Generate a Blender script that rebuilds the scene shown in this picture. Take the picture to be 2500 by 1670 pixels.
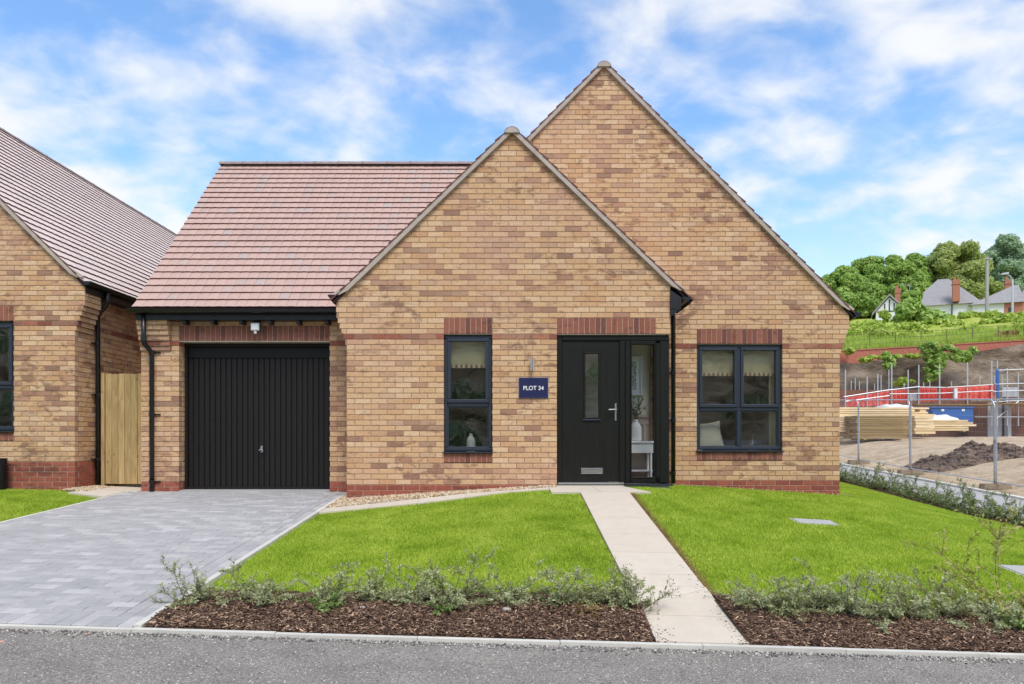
import bpy, math, random
import numpy as np
from mathutils import Vector, Matrix, Euler

for _o in list(bpy.data.objects):
    bpy.data.objects.remove(_o)
scene = bpy.context.scene
COL = scene.collection
rng = random.Random(7)
R = math.radians

# ------------------------------------------------------------------ camera
F = 1814.0                      # focal length in photo pixels (photo is 2500 wide)
CAMZ = 0.66                     # z = 0 is the damp course of the bungalow
cd = bpy.data.cameras.new('camera')
cam = bpy.data.objects.new('camera', cd)
COL.objects.link(cam)
cam.location = (0, 0, CAMZ)
cam.rotation_euler = (R(90), 0, 0)
cd.sensor_width = 36
cd.lens = F / 2500 * 36
cd.shift_y = (1068 - 835) / 2500
cd.clip_start = 0.1
cd.clip_end = 2000
scene.camera = cam

# ------------------------------------------------------------------ world
SUN_EL, SUN_AZ = R(54), R(163)          # azimuth clockwise from +Y
world = bpy.data.worlds.new('World')
scene.world = world
world.use_nodes = True
wt = world.node_tree
wt.nodes.clear()
def wn(t, **k):
    n = wt.nodes.new(t)
    for a, b in k.items():
        setattr(n, a, b)
    return n
wl = wt.links.new
wout = wn('ShaderNodeOutputWorld')
sky = wn('ShaderNodeTexSky', sky_type='NISHITA')
sky.sun_disc = False
sky.sun_elevation = SUN_EL
sky.sun_rotation = SUN_AZ
sky.air_density = 1.0
sky.dust_density = 0.6
sky.ozone_density = 2.0
hsv = wn('ShaderNodeHueSaturation')
hsv.inputs['Hue'].default_value = 0.500
hsv.inputs['Saturation'].default_value = 1.2
hsv.inputs['Value'].default_value = 1.35
wl(sky.outputs[0], hsv.inputs['Color'])
bg_sky = wn('ShaderNodeBackground')
bg_sky.inputs[1].default_value = 0.15
wl(hsv.outputs[0], bg_sky.inputs[0])
tc = wn('ShaderNodeTexCoord')
sep = wn('ShaderNodeSeparateXYZ')
wl(tc.outputs['Generated'], sep.inputs[0])
def wmath(op, a, b=None, c=None):
    n = wn('ShaderNodeMath', operation=op)
    for i, v in enumerate((a, b, c)):
        if v is None:
            continue
        if isinstance(v, (int, float)):
            n.inputs[i].default_value = v
        else:
            wl(v, n.inputs[i])
    return n.outputs[0]
zz = wmath('ADD', wmath('MAXIMUM', sep.outputs[2], 0.0), 0.30)     # flat cloud layer seen in perspective
cu = wmath('DIVIDE', sep.outputs[0], zz)
cv = wmath('DIVIDE', sep.outputs[1], zz)
comb = wn('ShaderNodeCombineXYZ')
wl(cu, comb.inputs[0]); wl(cv, comb.inputs[1])
mapn = wn('ShaderNodeMapping')
mapn.inputs['Location'].default_value = (2.3, 9.1, 0.4)
mapn.inputs['Rotation'].default_value = (0, 0, R(-35))
mapn.inputs['Scale'].default_value = (1.5, 1.75, 1)
wl(comb.outputs[0], mapn.inputs[0])
def wnoise(vec, scale, detail, rough, dist):
    n = wn('ShaderNodeTexNoise')
    n.inputs['Scale'].default_value = scale
    n.inputs['Detail'].default_value = detail
    n.inputs['Roughness'].default_value = rough
    n.inputs['Distortion'].default_value = dist
    wl(vec, n.inputs['Vector'])
    return n.outputs[0]
n1 = wnoise(mapn.outputs[0], 1.7, 7, 0.50, 0.25)
n2 = wnoise(mapn.outputs[0], 5.0, 5, 0.50, 0.3)
nn = wmath('ADD', wmath('MULTIPLY', n1, 0.66), wmath('MULTIPLY', n2, 0.34))
ramp = wn('ShaderNodeValToRGB')
ramp.color_ramp.interpolation = 'EASE'
ramp.color_ramp.elements[0].position = 0.405
ramp.color_ramp.elements[0].color = (0.0, 0.0, 0.0, 1)
ramp.color_ramp.elements[1].position = 0.62
ramp.color_ramp.elements[1].color = (1, 1, 1, 1)
wl(nn, ramp.inputs[0])
bg_cl = wn('ShaderNodeBackground')
bg_cl.inputs[0].default_value = (0.965, 0.98, 1.0, 1)
bg_cl.inputs[1].default_value = 0.74
mixw = wn('ShaderNodeMixShader')
hz = wmath('POWER', wmath('SUBTRACT', 1.0, wmath('MINIMUM', wmath('MULTIPLY', wmath('MAXIMUM', sep.outputs[2], 0.0), 2.6), 1.0)), 1.6)      # milky air low over the horizon
wl(wmath('MINIMUM', wmath('ADD', wmath('MULTIPLY', ramp.outputs[0], 0.90), wmath('ADD', wmath('MULTIPLY', hz, 0.85), 0.06)), 0.97), mixw.inputs[0])
wl(bg_sky.outputs[0], mixw.inputs[1])
wl(bg_cl.outputs[0], mixw.inputs[2])
wl(mixw.outputs[0], wout.inputs[0])

# ------------------------------------------------------------------ sun (bright, thinly veiled)
sl = bpy.data.lights.new('sun', 'SUN')
sl.energy = 2.0
sl.angle = R(24)
sl.color = (1.0, 0.955, 0.88)
so = bpy.data.objects.new('sun', sl)
COL.objects.link(so)
sdir = Vector((math.sin(SUN_AZ) * math.cos(SUN_EL), math.cos(SUN_AZ) * math.cos(SUN_EL), math.sin(SUN_EL)))
so.location = sdir * 60
so.rotation_euler = (-sdir).to_track_quat('-Z', 'Y').to_euler()

vs = scene.view_settings
vs.view_transform = 'Standard'
vs.look = 'None'
vs.exposure = 0.45
vs.gamma = 1.0
vs.use_curve_mapping = False
scene.render.engine = 'CYCLES'
scene.cycles.max_bounces = 8
scene.cycles.transparent_max_bounces = 12

def P(px, py, d):
    """photo pixel at depth d -> world point"""
    return Vector(((px - 1250) * d / F, d, CAMZ + (1068 - py) * d / F))

# ------------------------------------------------------------------ helpers
WL = {}                              # world location of parents
def wloc(o):
    return WL.get(o.name, Vector((0, 0, 0))) if o else Vector((0, 0, 0))

def props(o, label=None, cat=None, group=None, kind=None):
    if label: o['label'] = label
    if cat: o['category'] = cat
    if group: o['group'] = group
    if kind: o['kind'] = kind
    return o

def link(name, data, loc=(0, 0, 0), parent=None, rot=None, **kw):
    o = bpy.data.objects.new(name, data)
    COL.objects.link(o)
    loc = Vector(loc)
    if parent is not None:
        o.parent = parent
        o.location = loc - wloc(parent)
    else:
        o.location = loc
    if rot is not None:
        o.rotation_euler = rot
    WL[o.name] = loc
    return props(o, **kw)

def thing(name, label, cat, loc, group=None):
    return link(name, None, loc, label=label, cat=cat, group=group)

class MB:
    def __init__(self):
        self.v = []; self.f = []
    def poly(self, pts):
        n = len(self.v)
        self.v += [tuple(p) for p in pts]
        self.f.append(tuple(range(n, n + len(pts))))
        return self
    def box(self, x0, x1, y0, y1, z0, z1):
        n = len(self.v)
        self.v += [(x0,y0,z0),(x1,y0,z0),(x1,y1,z0),(x0,y1,z0),(x0,y0,z1),(x1,y0,z1),(x1,y1,z1),(x0,y1,z1)]
        for q in ((0,3,2,1),(4,5,6,7),(0,1,5,4),(1,2,6,5),(2,3,7,6),(3,0,4,7)):
            self.f.append(tuple(n + i for i in q))
        return self
    def obox(self, c, ax, ay, az):
        """oriented box: centre and three half-axis vectors"""
        c = Vector(c); n = len(self.v)
        for sz in (-1, 1):
            for sx, sy in ((-1,-1),(1,-1),(1,1),(-1,1)):
                self.v.append(tuple(c + sx*Vector(ax) + sy*Vector(ay) + sz*Vector(az)))
        for q in ((0,3,2,1),(4,5,6,7),(0,1,5,4),(1,2,6,5),(2,3,7,6),(3,0,4,7)):
            self.f.append(tuple(n + i for i in q))
        return self
    def bevbox(self, x0, x1, y0, y1, z0, z1, b):
        """box with its four front (-y) edges chamfered"""
        n = len(self.v)
        self.v += [(x0,y1,z0),(x1,y1,z0),(x1,y1,z1),(x0,y1,z1),
                   (x0,y0+b,z0),(x1,y0+b,z0),(x1,y0+b,z1),(x0,y0+b,z1),
                   (x0+b,y0,z0+b),(x1-b,y0,z0+b),(x1-b,y0,z1-b),(x0+b,y0,z1-b)]
        for q in ((8,9,10,11),(4,5,9,8),(5,6,10,9),(6,7,11,10),(7,4,8,11),(0,1,5,4),(1,2,6,5),(2,3,7,6),(3,0,4,7),(3,2,1,0)):
            self.f.append(tuple(n + i for i in q))
        return self
    def prism(self, front, off, back=True):
        """front: list of points (counter-clockwise seen from outside), off: vector to the back"""
        n = len(self.v); k = len(front); off = Vector(off)
        self.v += [tuple(p) for p in front] + [tuple(Vector(p) + off) for p in front]
        self.f.append(tuple(range(n, n + k)))
        if back:
            self.f.append(tuple(range(n + 2*k - 1, n + k - 1, -1)))
        for i in range(k):
            j = (i + 1) % k
            self.f.append((n + i, n + k + i, n + k + j, n + j))
        return self
    def tube(self, pts, r, n=8, caps=True, r1=None):
        pts = [Vector(p) for p in pts]
        base = len(self.v); m = len(pts)
        up = Vector((0, 0, 1))
        prev = None
        for i, p in enumerate(pts):
            d = (pts[min(i+1, m-1)] - pts[max(i-1, 0)]).normalized()
            if prev is None:
                a = d.cross(up)
                if a.length < 1e-3: a = d.cross(Vector((0, 1, 0)))
            else:
                a = prev - d * prev.dot(d)
            a.normalize(); prev = a
            b = d.cross(a)
            rr = r if r1 is None else r + (r1 - r) * i / max(1, m - 1)
            for k in range(n):
                t = 2 * math.pi * k / n
                self.v.append(tuple(p + a * math.cos(t) * rr + b * math.sin(t) * rr))
        for i in range(m - 1):
            for k in range(n):
                q = (k + 1) % n
                self.f.append((base+i*n+k, base+i*n+q, base+(i+1)*n+q, base+(i+1)*n+k))
        if caps:
            self.f.append(tuple(base + k for k in range(n - 1, -1, -1)))
            self.f.append(tuple(base + (m-1)*n + k for k in range(n)))
        return self
    def gutter(self, p0, p1, r, drop=Vector((0, 0, -1))):
        """half-round trough between two points, with wall thickness and end caps"""
        p0 = Vector(p0); p1 = Vector(p1)
        d = (p1 - p0).normalized(); s = d.cross(drop).normalized()
        prof = []
        N = 9
        for k in range(N + 1):
            t = math.pi * k / N
            prof.append(s * math.cos(t) * r + drop * math.sin(t) * r)
        for k in range(N, -1, -1):
            t = math.pi * k / N
            prof.append(s * math.cos(t) * (r - .006) + drop * math.sin(t) * (r - .006))
        n = len(self.v); k = len(prof)
        self.v += [tuple(p0 + q) for q in prof] + [tuple(p1 + q) for q in prof]
        for i in range(k):
            j = (i + 1) % k
            self.f.append((n + i, n + j, n + k + j, n + k + i))
        for e, pp in ((0, p0), (1, p1)):
            b = len(self.v)
            self.v += [tuple(pp + q) for q in prof[:N + 1]]
            self.f.append(tuple(range(b, b + N + 1)) if e else tuple(range(b + N, b - 1, -1)))
        return self
    def lathe(self, c, prof, n=16):
        """prof: (radius, z) list from bottom to top"""
        c = Vector(c); b = len(self.v)
        for r, z in prof:
            for k in range(n):
                t = 2*math.pi*k/n
                self.v.append((c.x + r*math.cos(t), c.y + r*math.sin(t), c.z + z))
        for i in range(len(prof) - 1):
            for k in range(n):
                q = (k+1) % n
                self.f.append((b+i*n+k, b+i*n+q, b+(i+1)*n+q, b+(i+1)*n+k))
        self.f.append(tuple(b + k for k in range(n-1, -1, -1)))
        self.f.append(tuple(b + (len(prof)-1)*n + k for k in range(n)))
        return self
    def mesh(self, name, mat, origin=(0, 0, 0), smooth=False):
        o = Vector(origin)
        me = bpy.data.meshes.new(name)
        me.from_pydata([(x-o.x, y-o.y, z-o.z) for x, y, z in self.v], [], self.f)
        if mat: me.materials.append(mat)
        if smooth:
            me.polygons.foreach_set('use_smooth', [True]*len(me.polygons))
        me.update()
        return me
    def build(self, name, mat, parent=None, smooth=False, origin=None, **kw):
        if origin is None:
            if self.v:
                a = np.array(self.v); lo = a.min(0); hi = a.max(0)
                origin = ((lo[0]+hi[0])/2, (lo[1]+hi[1])/2, lo[2])
            else:
                origin = (0, 0, 0)
        return link(name, self.mesh(name, mat, origin, smooth), origin, parent, **kw)

def fastmesh(name, v, f, mat, smooth=False):
    """v (n,3), f (m,k) numpy arrays -> mesh"""
    v = np.asarray(v, np.float32); f = np.asarray(f, np.int32)
    me = bpy.data.meshes.new(name)
    m, k = f.shape
    me.vertices.add(len(v)); me.vertices.foreach_set('co', v.ravel())
    me.loops.add(m*k); me.loops.foreach_set('vertex_index', f.ravel())
    me.polygons.add(m); me.polygons.foreach_set('loop_start', np.arange(0, m*k, k, dtype=np.int32))
    if smooth: me.polygons.foreach_set('use_smooth', np.ones(m, bool))
    if mat: me.materials.append(mat)
    me.update(calc_edges=True)
    return me

# ------------------------------------------------------------------ materials
class NT:
    def __init__(self, name):
        self.m = bpy.data.materials.new(name); self.m.use_nodes = True
        self.t = self.m.node_tree; self.t.nodes.clear()
        self.out = self.n('ShaderNodeOutputMaterial')
        self.b = self.n('ShaderNodeBsdfPrincipled')
        self.l(self.b.outputs[0], self.out.inputs[0])
    def n(self, t, **k):
        x = self.t.nodes.new(t)
        for a, b in k.items(): setattr(x, a, b)
        return x
    def l(self, a, b): self.t.links.new(a, b)
    def math(self, op, *a):
        n = self.n('ShaderNodeMath', operation=op)
        for i, v in enumerate(a):
            if isinstance(v, (int, float)): n.inputs[i].default_value = v
            else: self.l(v, n.inputs[i])
        return n.outputs[0]
    def pos(self, scale=(1, 1, 1)):
        g = self.n('ShaderNodeNewGeometry')
        if tuple(scale) == (1, 1, 1): return g.outputs['Position']
        m = self.n('ShaderNodeMapping'); m.inputs['Scale'].default_value = scale
        self.l(g.outputs['Position'], m.inputs[0])
        return m.outputs[0]
    def noise(self, vec, scale, detail=3, rough=.55, dist=0):
        n = self.n('ShaderNodeTexNoise')
        n.inputs['Scale'].default_value = scale; n.inputs['Detail'].default_value = detail
        n.inputs['Roughness'].default_value = rough; n.inputs['Distortion'].default_value = dist
        self.l(vec, n.inputs['Vector'])
        return n.outputs[0]
    def voronoi(self, vec, scale, out='Distance'):
        n = self.n('ShaderNodeTexVoronoi'); n.inputs['Scale'].default_value = scale
        self.l(vec, n.inputs['Vector'])
        return n.outputs[out]
    def rand(self):
        g = self.n('ShaderNodeNewGeometry'); o = self.n('ShaderNodeObjectInfo')
        return self.math('FRACT', self.math('ADD', g.outputs['Random Per Island'], self.math('MULTIPLY', o.outputs['Random'], 7.13)))
    def ramp(self, fac, stops, interp='LINEAR'):
        r = self.n('ShaderNodeValToRGB'); cr = r.color_ramp; cr.interpolation = interp
        while len(cr.elements) < len(stops): cr.elements.new(0.5)
        for e, (p, c) in zip(cr.elements, stops):
            e.position = p; e.color = (c, c, c, 1) if isinstance(c, (int, float)) else (*c, 1)
        self.l(fac, r.inputs[0])
        return r.outputs[0]
    def mix(self, fac, a, b, mode='MIX'):
        n = self.n('ShaderNodeMix', data_type='RGBA', blend_type=mode)
        for s, v in ((0, fac), (6, a), (7, b)):
            if isinstance(v, (int, float)): n.inputs[s].default_value = v
            elif isinstance(v, tuple): n.inputs[s].default_value = (*v, 1)
            else: self.l(v, n.inputs[s])
        return n.outputs[2]
    def col(self, c):
        if isinstance(c, tuple): self.b.inputs['Base Color'].default_value = (*c, 1)
        else: self.l(c, self.b.inputs['Base Color'])
    def set(self, rough=.7, spec=.3, metal=0):
        for k, v in (('Roughness', rough), ('Specular IOR Level', spec), ('Metallic', metal)):
            if isinstance(v, (int, float)): self.b.inputs[k].default_value = v
            else: self.l(v, self.b.inputs[k])
    def bump(self, h, dist, strength=1.0):
        n = self.n('ShaderNodeBump'); n.inputs['Distance'].default_value = dist; n.inputs['Strength'].default_value = strength
        self.l(h, n.inputs['Height']); self.l(n.outputs[0], self.b.inputs['Normal'])
    def done(self): return self.m

def sr(r, g, b):
    def c(x):
        x /= 255.0
        return x/12.92 if x <= .04045 else ((x+.055)/1.055)**2.4
    return (c(r), c(g), c(b))

def plain(name, c, rough=.6, spec=.3, metal=0, var=.12, vs=14, bump=0, bs=60):
    t = NT(name); p = t.pos()
    n = t.noise(p, vs, 4)
    t.col(t.mix(1.0, c, t.ramp(n, [(0.25, 1-var), (.75, 1+var)]), 'MULTIPLY'))
    t.set(rough, spec, metal)
    if bump: t.bump(t.noise(p, bs, 3), bump)
    return t.done()

def brick_mat(name, stops, smudge, var=.18, patch=None):
    t = NT(name); p = t.pos()
    r = t.rand()
    c = t.ramp(r, stops, 'LINEAR')
    # fire-flash clouds that darken parts of some bricks
    m = t.noise(t.pos((5.5, 5.5, 10)), 1.0, 3, .6, .6)
    big = t.noise(p, 1.3, 2, .5)
    k = t.ramp(t.math('ADD', m, t.math('MULTIPLY', t.math('SUBTRACT', big, .5), .5)), [(.56, 0.0), (.70, 1.0)])
    c = t.mix(t.math('MULTIPLY', k, .75), c, smudge)
    if patch:
        k2 = t.ramp(t.noise(p, .75, 2, .5), [(.52, 0.0), (.66, 1.0)])
        c = t.mix(t.math('MULTIPLY', k2, .45), c, patch)
    g = t.noise(t.pos((30, 30, 75)), 1.0, 4, .65, .4)
    c = t.mix(1.0, c, t.ramp(g, [(.3, 1-var), (.7, 1+var)]), 'MULTIPLY')
    t.col(c); t.set(.88, .2)
    t.bump(t.math('ADD', g, t.math('MULTIPLY', t.noise(p, 160, 2), .5)), .006, .7)
    return t.done()

M = {}
M['buff'] = brick_mat('buff_brick', [(0, sr(198,154,114)), (.2, sr(212,175,135)), (.42, sr(204,164,123)), (.6, sr(218,185,148)), (.76, sr(200,160,124)), (.82, sr(186,143,116)), (.89, sr(150,115,96)), (.93, sr(207,173,140)), (1, sr(166,124,102))], sr(134,98,80), patch=sr(206,164,136))
M['red'] = brick_mat('red_brick', [(0, sr(150,84,68)), (.4, sr(166,98,78)), (.7, sr(156,90,72)), (1, sr(138,78,66))], sr(104,68,60), .14)
M['string'] = brick_mat('string_brick', [(0, sr(138,84,70)), (.3, sr(160,100,80)), (.55, sr(176,122,98)), (.75, sr(128,88,78)), (1, sr(186,140,112))], sr(104,76,70), .16)
M['soldier'] = brick_mat('soldier_brick', [(0, sr(136,86,70)), (.4, sr(154,100,82)), (.7, sr(144,92,76)), (1, sr(114,76,68))], sr(98,66,60), .16)
M['mortar'] = plain('mortar', sr(168,138,112), .95, .1, bump=.003, bs=250, var=.2)
M['mortar_red'] = plain('mortar_pale', sr(190,160,142), .95, .1, bump=.003, bs=250, var=.2)
M['lintel'] = plain('lintel', sr(190,178,160), .6, .3)

def tile_mat(name, light, dark, grey):
    t = NT(name); p = t.pos()
    r = t.rand()
    c = t.ramp(r, [(0, light), (.55, tuple(x*.93 for x in light)), (.80, light), (.86, grey), (.92, dark), (1, light)])
    n = t.noise(p, 5, 4, .6)
    c = t.mix(t.math('MULTIPLY', t.ramp(n, [(.45, 0.0), (.7, 1.0)]), .12), c, grey)
    g = t.noise(p, 90, 3)
    c = t.mix(1.0, c, t.ramp(g, [(.3, .9), (.7, 1.1)]), 'MULTIPLY')
    # cut tail: red body, darkened to deepen the course shadow lines; sanded face is paler
    ge = t.n('ShaderNodeNewGeometry'); s = t.n('ShaderNodeSeparateXYZ'); t.l(ge.outputs['True Normal'], s.inputs[0])
    k = t.ramp(s.outputs[2], [(.25, 0.0), (.4, 1.0)])
    c = t.mix(k, sr(104, 62, 54), c)
    t.col(c); t.set(.55, .35)
    t.bump(g, .002, .6)
    return t.done()
M['tile'] = tile_mat('roof_tile', sr(194,162,148), sr(184,155,143), sr(180,162,153))
M['tile_lit'] = tile_mat('roof_tile_lit', sr(226,208,198), sr(214,196,188), sr(208,196,190))  # paler copy of the roof tile; bright light on the neighbour's slope put into colour
M['ridge'] = plain('ridge_tile', sr(150,134,130), .75, .3, var=.2)
M['verge'] = plain('verge_mortar', sr(180,167,155), .9, .2, var=.14, vs=9, bump=.004, bs=70)
M['underlay'] = plain('underlay', sr(60,50,48), .9, .1)
M['black'] = plain('black_plastic', (.010, .010, .011), .32, .5, var=.3)
M['frame'] = plain('anthracite_upvc', (.030, .037, .052), .38, .45, var=.06)
M['fascia'] = plain('black_fascia', (.011, .011, .012), .4, .45, var=.15)

def wood_dark(name, c):
    t = NT(name)
    w = t.noise(t.pos((14, 14, 1.6)), 1.0, 5, .6, 1.4)
    g = t.noise(t.pos((170, 170, 9)), 1.0, 3, .6, .5)
    s = t.math('ADD', t.math('MULTIPLY', w, .6), t.math('MULTIPLY', g, .4))
    t.col(t.mix(1.0, c, t.ramp(s, [(.35, .7), (.65, 1.35)]), 'MULTIPLY'))
    t.set(.5, .25); t.bump(s, .004, .9)
    return t.done()
M['door'] = wood_dark('door_grain', (.0092, .0094, .0070))
M['doorframe'] = wood_dark('door_frame_grain', (.0085, .0088, .0068))
t = NT('garage_steel'); p = t.pos(); g = t.noise(p, 220, 2)
t.col(t.mix(1.0, (.0135, .0115, .0108), t.ramp(g, [(.3, .7), (.7, 1.35)]), 'MULTIPLY')); t.set(.5, .28); t.bump(g, .0015, .6)
M['garage'] = t.done()
M['steel'] = plain('brushed_steel', (.58, .57, .55), .28, .5, 1.0, var=.06)
M['galv'] = plain('galvanised_tube', sr(196,199,203), .45, .5, .6, var=.15, vs=30)
M['whiteplastic'] = plain('white_plastic', (.78, .78, .77), .35, .45, var=.02)
M['navy'] = plain('navy_sign', sr(34,38,78), .45, .35, var=.03)
M['white'] = plain('white_print', (.85, .85, .85), .5, .3, var=.01)
M['silver'] = plain('sign_rim', sr(170,160,165), .4, .4, var=.03)

def glass(name, refl=1.0, tint=(.93, .95, .94)):
    m = bpy.data.materials.new(name); m.use_nodes = True
    t = m.node_tree; t.nodes.clear()
    o = t.nodes.new('ShaderNodeOutputMaterial'); mx = t.nodes.new('ShaderNodeMixShader')
    tr = t.nodes.new('ShaderNodeBsdfTransparent'); gl = t.nodes.new('ShaderNodeBsdfGlossy')
    fr = t.nodes.new('ShaderNodeFresnel'); fr.inputs[0].default_value = 1.52
    mu = t.nodes.new('ShaderNodeMath'); mu.operation = 'MULTIPLY'; mu.inputs[1].default_value = refl
    tr.inputs[0].default_value = (*tint, 1); gl.inputs['Roughness'].default_value = 0.0
    nz = t.nodes.new('ShaderNodeTexNoise'); nz.inputs['Scale'].default_value = 1.6
    bp = t.nodes.new('ShaderNodeBump'); bp.inputs['Distance'].default_value = .004
    ge = t.nodes.new('ShaderNodeNewGeometry')
    t.links.new(ge.outputs['Position'], nz.inputs['Vector']); t.links.new(nz.outputs[0], bp.inputs['Height'])
    t.links.new(bp.outputs[0], gl.inputs['Normal'])
    bf = t.nodes.new('ShaderNodeMath'); bf.operation = 'SUBTRACT'; bf.inputs[0].default_value = 1.0; t.links.new(ge.outputs['Backfacing'], bf.inputs[1])
    m2 = t.nodes.new('ShaderNodeMath'); m2.operation = 'MULTIPLY'; m2.use_clamp = True; t.links.new(mu.outputs[0], m2.inputs[0]); t.links.new(bf.outputs[0], m2.inputs[1])
    t.links.new(fr.outputs[0], mu.inputs[0]); t.links.new(m2.outputs[0], mx.inputs[0])
    t.links.new(tr.outputs[0], mx.inputs[1]); t.links.new(gl.outputs[0], mx.inputs[2]); t.links.new(mx.outputs[0], o.inputs[0])
    return m
M['glass'] = glass('double_glazing', 6.0, (.90, .91, .90))
M['glass_clear'] = glass('sidelight_glazing', 1.3, (.99, .99, .99))

def paving(name, lo, hi, bump=.002, rough=.75, pv=.10):
    t = NT(name); p = t.pos(); r = t.rand()
    c = t.ramp(r, [(0, lo), (.5, tuple((a+b)/2 for a, b in zip(lo, hi))), (.85, hi), (1, tuple(min(1, b*1.15) for b in hi))])
    n = t.noise(p, 7, 5, .65)
    c = t.mix(1.0, c, t.ramp(n, [(.3, 1-pv), (.7, 1+pv)]), 'MULTIPLY')
    g = t.noise(p, 260, 2)
    c = t.mix(1.0, c, t.ramp(g, [(.3, .88), (.7, 1.12)]), 'MULTIPLY')
    t.col(c); t.set(rough, .35); t.bump(g, bump, .7)
    return t.done()
M['block'] = paving('paving_block', sr(162,160,159), sr(177,174,171))
M['joint'] = plain('block_joint', sr(136,133,132), .95, .1, var=.25, vs=40)
M['slab'] = paving('cream_slab', sr(203,190,172), sr(208,196,178), .001, .8, .05)
M['kerb'] = paving('pale_kerb', sr(200,196,186), sr(212,208,196), .002, .85)
M['cover'] = plain('cover_concrete', sr(176,174,172), .9, .2, var=.2, vs=60, bump=.003, bs=180)
M['concrete'] = plain('concrete', sr(170,168,166), .9, .2, var=.15, vs=30, bump=.002, bs=200)

t = NT('tarmac'); p = t.pos()
v1 = t.voronoi(p, 95); v2 = t.noise(p, 60, 5, .7); v3 = t.noise(p, 3.0, 4, .6)
c = t.ramp(v2, [(.3, sr(116,110,102)), (.5, sr(162,155,146)), (.72, sr(198,189,178))])
c = t.mix(1.0, c, t.ramp(v3, [(.3, .84), (.7, 1.12)]), 'MULTIPLY')
k = t.ramp(t.noise(p, 1.1, 3, .6), [(.62, 0.0), (.72, 1.0)])
c = t.mix(t.math('MULTIPLY', k, .3), c, sr(176,150,140))
t.col(c); t.set(.9, .25); t.bump(t.math('SUBTRACT', v2, t.math('MULTIPLY', v1, .5)), .02, 1.0)
M['tarmac'] = t.done()
t = NT('tarmac_stone'); r = t.rand()
t.col(t.ramp(r, [(0, sr(80,77,73)), (.35, sr(134,129,122)), (.7, sr(170,164,156)), (1, sr(204,197,188))])); t.set(.85, .25)
M['chip'] = t.done()

t = NT('soil'); p = t.pos(); n = t.noise(p, 18, 6, .7)
t.col(t.ramp(n, [(.3, sr(60,44,34)), (.7, sr(104,80,62))])); t.set(.95, .1); t.bump(n, .03)
M['soil'] = t.done()
t = NT('bark'); r = t.rand()
t.col(t.ramp(r, [(0, sr(58,44,37)), (.45, sr(92,70,57)), (.75, sr(124,98,80)), (.9, sr(160,130,106)), (1, sr(204,174,144))])); t.set(.85, .2)
M['bark'] = t.done()
t = NT('pebble'); r = t.rand()
t.col(t.ramp(r, [(0, sr(150,118,86)), (.4, sr(198,172,136)), (.75, sr(220,204,176)), (1, sr(150,140,128))])); t.set(.8, .25)
M['pebble'] = t.done()

t = NT('grass_blade'); p = t.pos()
a = t.noise(p, 2.2, 4, .6); b = t.noise(p, 38, 3, .7)
c = t.ramp(t.math('ADD', t.math('MULTIPLY', a, .5), t.math('MULTIPLY', b, .5)), [(.30, sr(124,152,40)), (.46, sr(168,194,60)), (.60, sr(198,214,88)), (.74, sr(218,212,136))])
t.col(c); t.set(.55, .25)
tl = t.n('ShaderNodeBsdfTranslucent'); t.l(c, tl.inputs[0]); mx = t.n('ShaderNodeMixShader'); mx.inputs[0].default_value = .35
t.l(t.b.outputs[0], mx.inputs[1]); t.l(tl.outputs[0], mx.inputs[2]); t.l(mx.outputs[0], t.out.inputs[0])
M['grass'] = t.done()
t = NT('turf'); p = t.pos(); n = t.noise(p, 60, 4, .7)
t.col(t.ramp(n, [(.3, sr(106,124,34)), (.7, sr(152,176,54))])); t.set(.9, .15); t.bump(n, .02)
M['turf'] = t.done()

def leafmat(name, stops, rough=.5, trans=.3):
    t = NT(name); p = t.pos(); r = t.rand(); n = t.noise(p, .9, 3, .6)
    s = t.math('ADD', t.math('MULTIPLY', r, .5), t.math('MULTIPLY', n, .5))
    c = t.ramp(s, stops); t.col(c); t.set(rough, .3)
    tl = t.n('ShaderNodeBsdfTranslucent'); t.l(c, tl.inputs[0]); mx = t.n('ShaderNodeMixShader'); mx.inputs[0].default_value = trans
    t.l(t.b.outputs[0], mx.inputs[1]); t.l(tl.outputs[0], mx.inputs[2]); t.l(mx.outputs[0], t.out.inputs[0])
    return t.done()
M['shrub'] = leafmat('shrub_leaf', [(.2, sr(140,150,98)), (.5, sr(180,187,136)), (.7, sr(206,210,168)), (.9, sr(226,228,198))], .4, .35)
M['shrub2'] = leafmat('shrub_leaf_green', [(.2, sr(84,112,46)), (.5, sr(132,160,84)), (.8, sr(176,196,118))], .4, .25)
M['straggly'] = leafmat('straggly_leaf', [(.2, sr(138,142,66)), (.5, sr(176,178,96)), (.8, sr(206,196,132))], .5, .35)
M['dryleaf'] = leafmat('dry_leaf', [(.2, sr(120,96,56)), (.6, sr(176,150,92)), (.9, sr(206,186,126))], .7, .2)
M['hedge'] = leafmat('hedge_leaf', [(.2, sr(88,104,56)), (.5, sr(134,150,92)), (.8, sr(184,194,144))], .4, .3)
M['leaf_a'] = leafmat('tree_leaf_green', [(.2, sr(112,148,60)), (.5, sr(166,196,96)), (.8, sr(204,224,138))], .5, .45)
M['leaf_b'] = leafmat('tree_leaf_olive', [(.2, sr(138,154,78)), (.5, sr(180,194,112)), (.8, sr(214,222,152))], .5, .45)
M['leaf_hazed'] = leafmat('tree_leaf_hazed', [(.2, sr(132,162,122)), (.5, sr(172,198,158)), (.8, sr(206,222,188))], .5, .45)  # haze over the far trees mixed into the leaf colour
M['leaf_y'] = leafmat('scrub_leaf', [(.2, sr(140,164,56)), (.5, sr(178,200,84)), (.8, sr(212,222,128))], .5, .4)
M['eucalyptus'] = leafmat('vase_leaf', [(.2, sr(70,92,62)), (.6, sr(106,128,92)), (.9, sr(140,156,124))], .5, .2)
M['stem'] = plain('stem', sr(92,70,54), .8, .2, var=.25, vs=60)
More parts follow.
